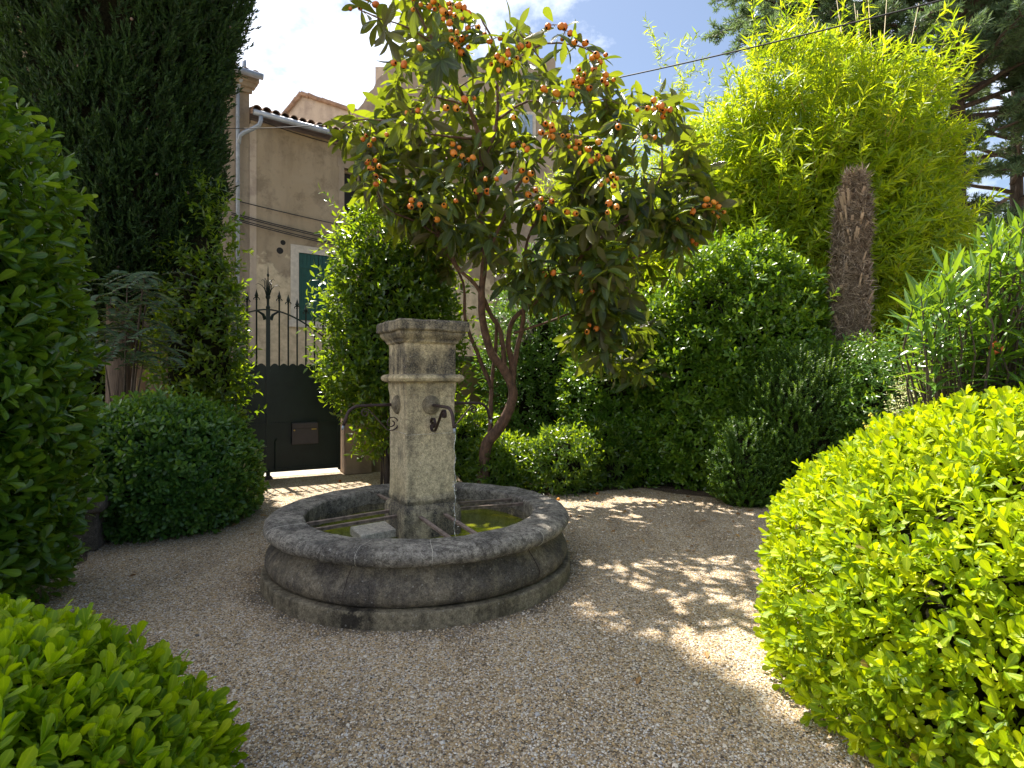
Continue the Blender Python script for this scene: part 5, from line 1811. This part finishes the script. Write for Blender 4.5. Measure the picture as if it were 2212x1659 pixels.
D = N * 0.35 + Tn * g.normal(size=n)[:, None] * 0.8 + np.stack([0 * a_, 0 * a_, g.normal(size=n) * 0.6], 1)
T_HAIR = tpl_simple(0.025, 0.4, 0.2, 0.35)
fm = leafmat('fibre_hair', [(0, (0.11, 0.085, 0.065)), (0.5, (0.33, 0.275, 0.21)), (1, (0.62, 0.54, 0.44))], ((0.2, 0.1, 0.05), (0.4, 0.3, 0.2)), 0.15, 0.8, 0.2, rib=0)
lb.add(T_HAIR, P, D, N, 0.06 + 0.13 * g.random(n))
lb.build('fibres', fm, pal)
rd = random.Random(410)
for i in range(64):
    zz = 1.2 + (top_z - 1.5) * rd.random(); an = rd.uniform(math.pi * 1.0, math.pi * 2.0)
    r_ = float(np.interp(zz / top_z, np.linspace(0, 1, 40), rad)) * 0.92
    b0 = Vector((r_ * math.cos(an), r_ * math.sin(an), zz))
    d0 = Vector((math.cos(an) * 0.45, math.sin(an) * 0.45, 1.0)).normalized()
    ln_ = rd.uniform(0.08, 0.27)
    m = MB(); m.bar(b0, b0 + d0 * ln_, rd.uniform(0.02, 0.04), 0.012, up=(math.cos(an), math.sin(an), 0))
    m.build('leaf_stub', M['stub'], pal)

# ------------------------------------------------------------------ cedars
def cedar(x, y, h, z0, rad_, nl, seed, label, tuft=9, dens=1.0, gap=None):
    root = empty('cedar_tree', (x, y, 0))
    tag(root, label, 'tree', 'cedars behind the bamboo')
    rd = random.Random(seed); g = np.random.default_rng(seed)
    m = MB()
    m.tube([(0, 0, 0), (0.1, 0, h * 0.4), (0, 0, h)], [0.24, 0.18, 0.03], 12)
    m.build('trunk', M['darkbark'], root, smooth=True)
    PP, AA = [], []
    for i in range(nl):
        m = MB()
        zz = z0 + (h - z0 - 0.3) * (i + rd.random()) / nl
        f_ = 1 - ((zz - z0) / (h - z0)) ** 1.4
        an = rd.uniform(0, 6.283)
        ln_ = rad_ * (0.35 + 0.65 * f_) * rd.uniform(0.75, 1.1)
        d0 = Vector((math.cos(an), math.sin(an), rd.uniform(0.15, 0.5)))
        pts = []
        for j in range(8):
            t = j / 7
            pts.append(Vector((0, 0, zz)) + d0 * (ln_ * t) + Vector((0, 0, -0.28 * ln_ * t * t)) + Vector((rd.uniform(-.06, .06), rd.uniform(-.06, .06), rd.uniform(-.05, .05))))
        m.tube(pts, [0.07 * (1 - 0.85 * j / 7) for j in range(8)], 6, caps=False)
        side = d0.cross(Vector((0, 0, 1))).normalized()
        nsub = int(22 * dens)
        for s2 in range(nsub):
            t = 0.22 + 0.78 * rd.random()
            p0 = pts[min(int(t * 7), 6)].lerp(pts[min(int(t * 7) + 1, 7)], t * 7 - int(t * 7))
            sd = side * rd.choice((-1, 1)) * rd.uniform(0.4, 1) + d0 * rd.uniform(0.2, 1) + Vector((0, 0, rd.uniform(-0.5, 0.25)))
            sd.normalize()
            l2 = rd.uniform(0.35, 0.9) * (1.1 - 0.5 * t)
            p1 = p0 + sd * l2 + Vector((0, 0, -0.12 * l2))
            m.tube([p0, p0.lerp(p1, 0.5) + Vector((0, 0, 0.03)), p1], [0.014, 0.010, 0.005], 4, caps=False)
            for q in range(5):
                tt = 0.25 + 0.75 * (q + rd.random()) / 5
                PP.append(tuple(p0.lerp(p1, tt))); AA.append(tuple(sd * 0.7 + Vector((rd.gauss(0, .35), rd.gauss(0, .35), 0.35 + rd.gauss(0, .3)))))
        m.build('limb', M['darkbark'], root, smooth=True)
    lb = LB()
    shoots(lb, T_NEED, np.array(PP), np.array(AA), tuft, (75, 20), (-0.05, 0.10), (0.09, 0.17), 0.1, 0.0, jit=0.35, wid=(0.9, 1.5), g=g)
    lb.build('crown', M['cedar'], root)
    return root


cedar(GX(1790, 16.0), 16.0, 17.5, 5.5, 4.0, 84, 501, 'blue green cedar rising behind the middle of the bamboo', 15, 1.5)
cedar(GX(2060, 14.5), 14.5, 17.5, 7.6, 3.6, 76, 502, 'large cedar with heavy dark limbs at the upper right', 15, 1.5)
cedar(GX(2420, 12.0), 12.0, 13.5, 2.0, 3.4, 60, 503, 'darker cedar standing right of the sky gap at the frame edge', 15, 1.3)
cedar(GX(2190, 17.5), 17.5, 16.0, 3.0, 4.2, 70, 504, 'shaded cedar at the back filling the dark corner behind the sky gap', 14, 1.2)
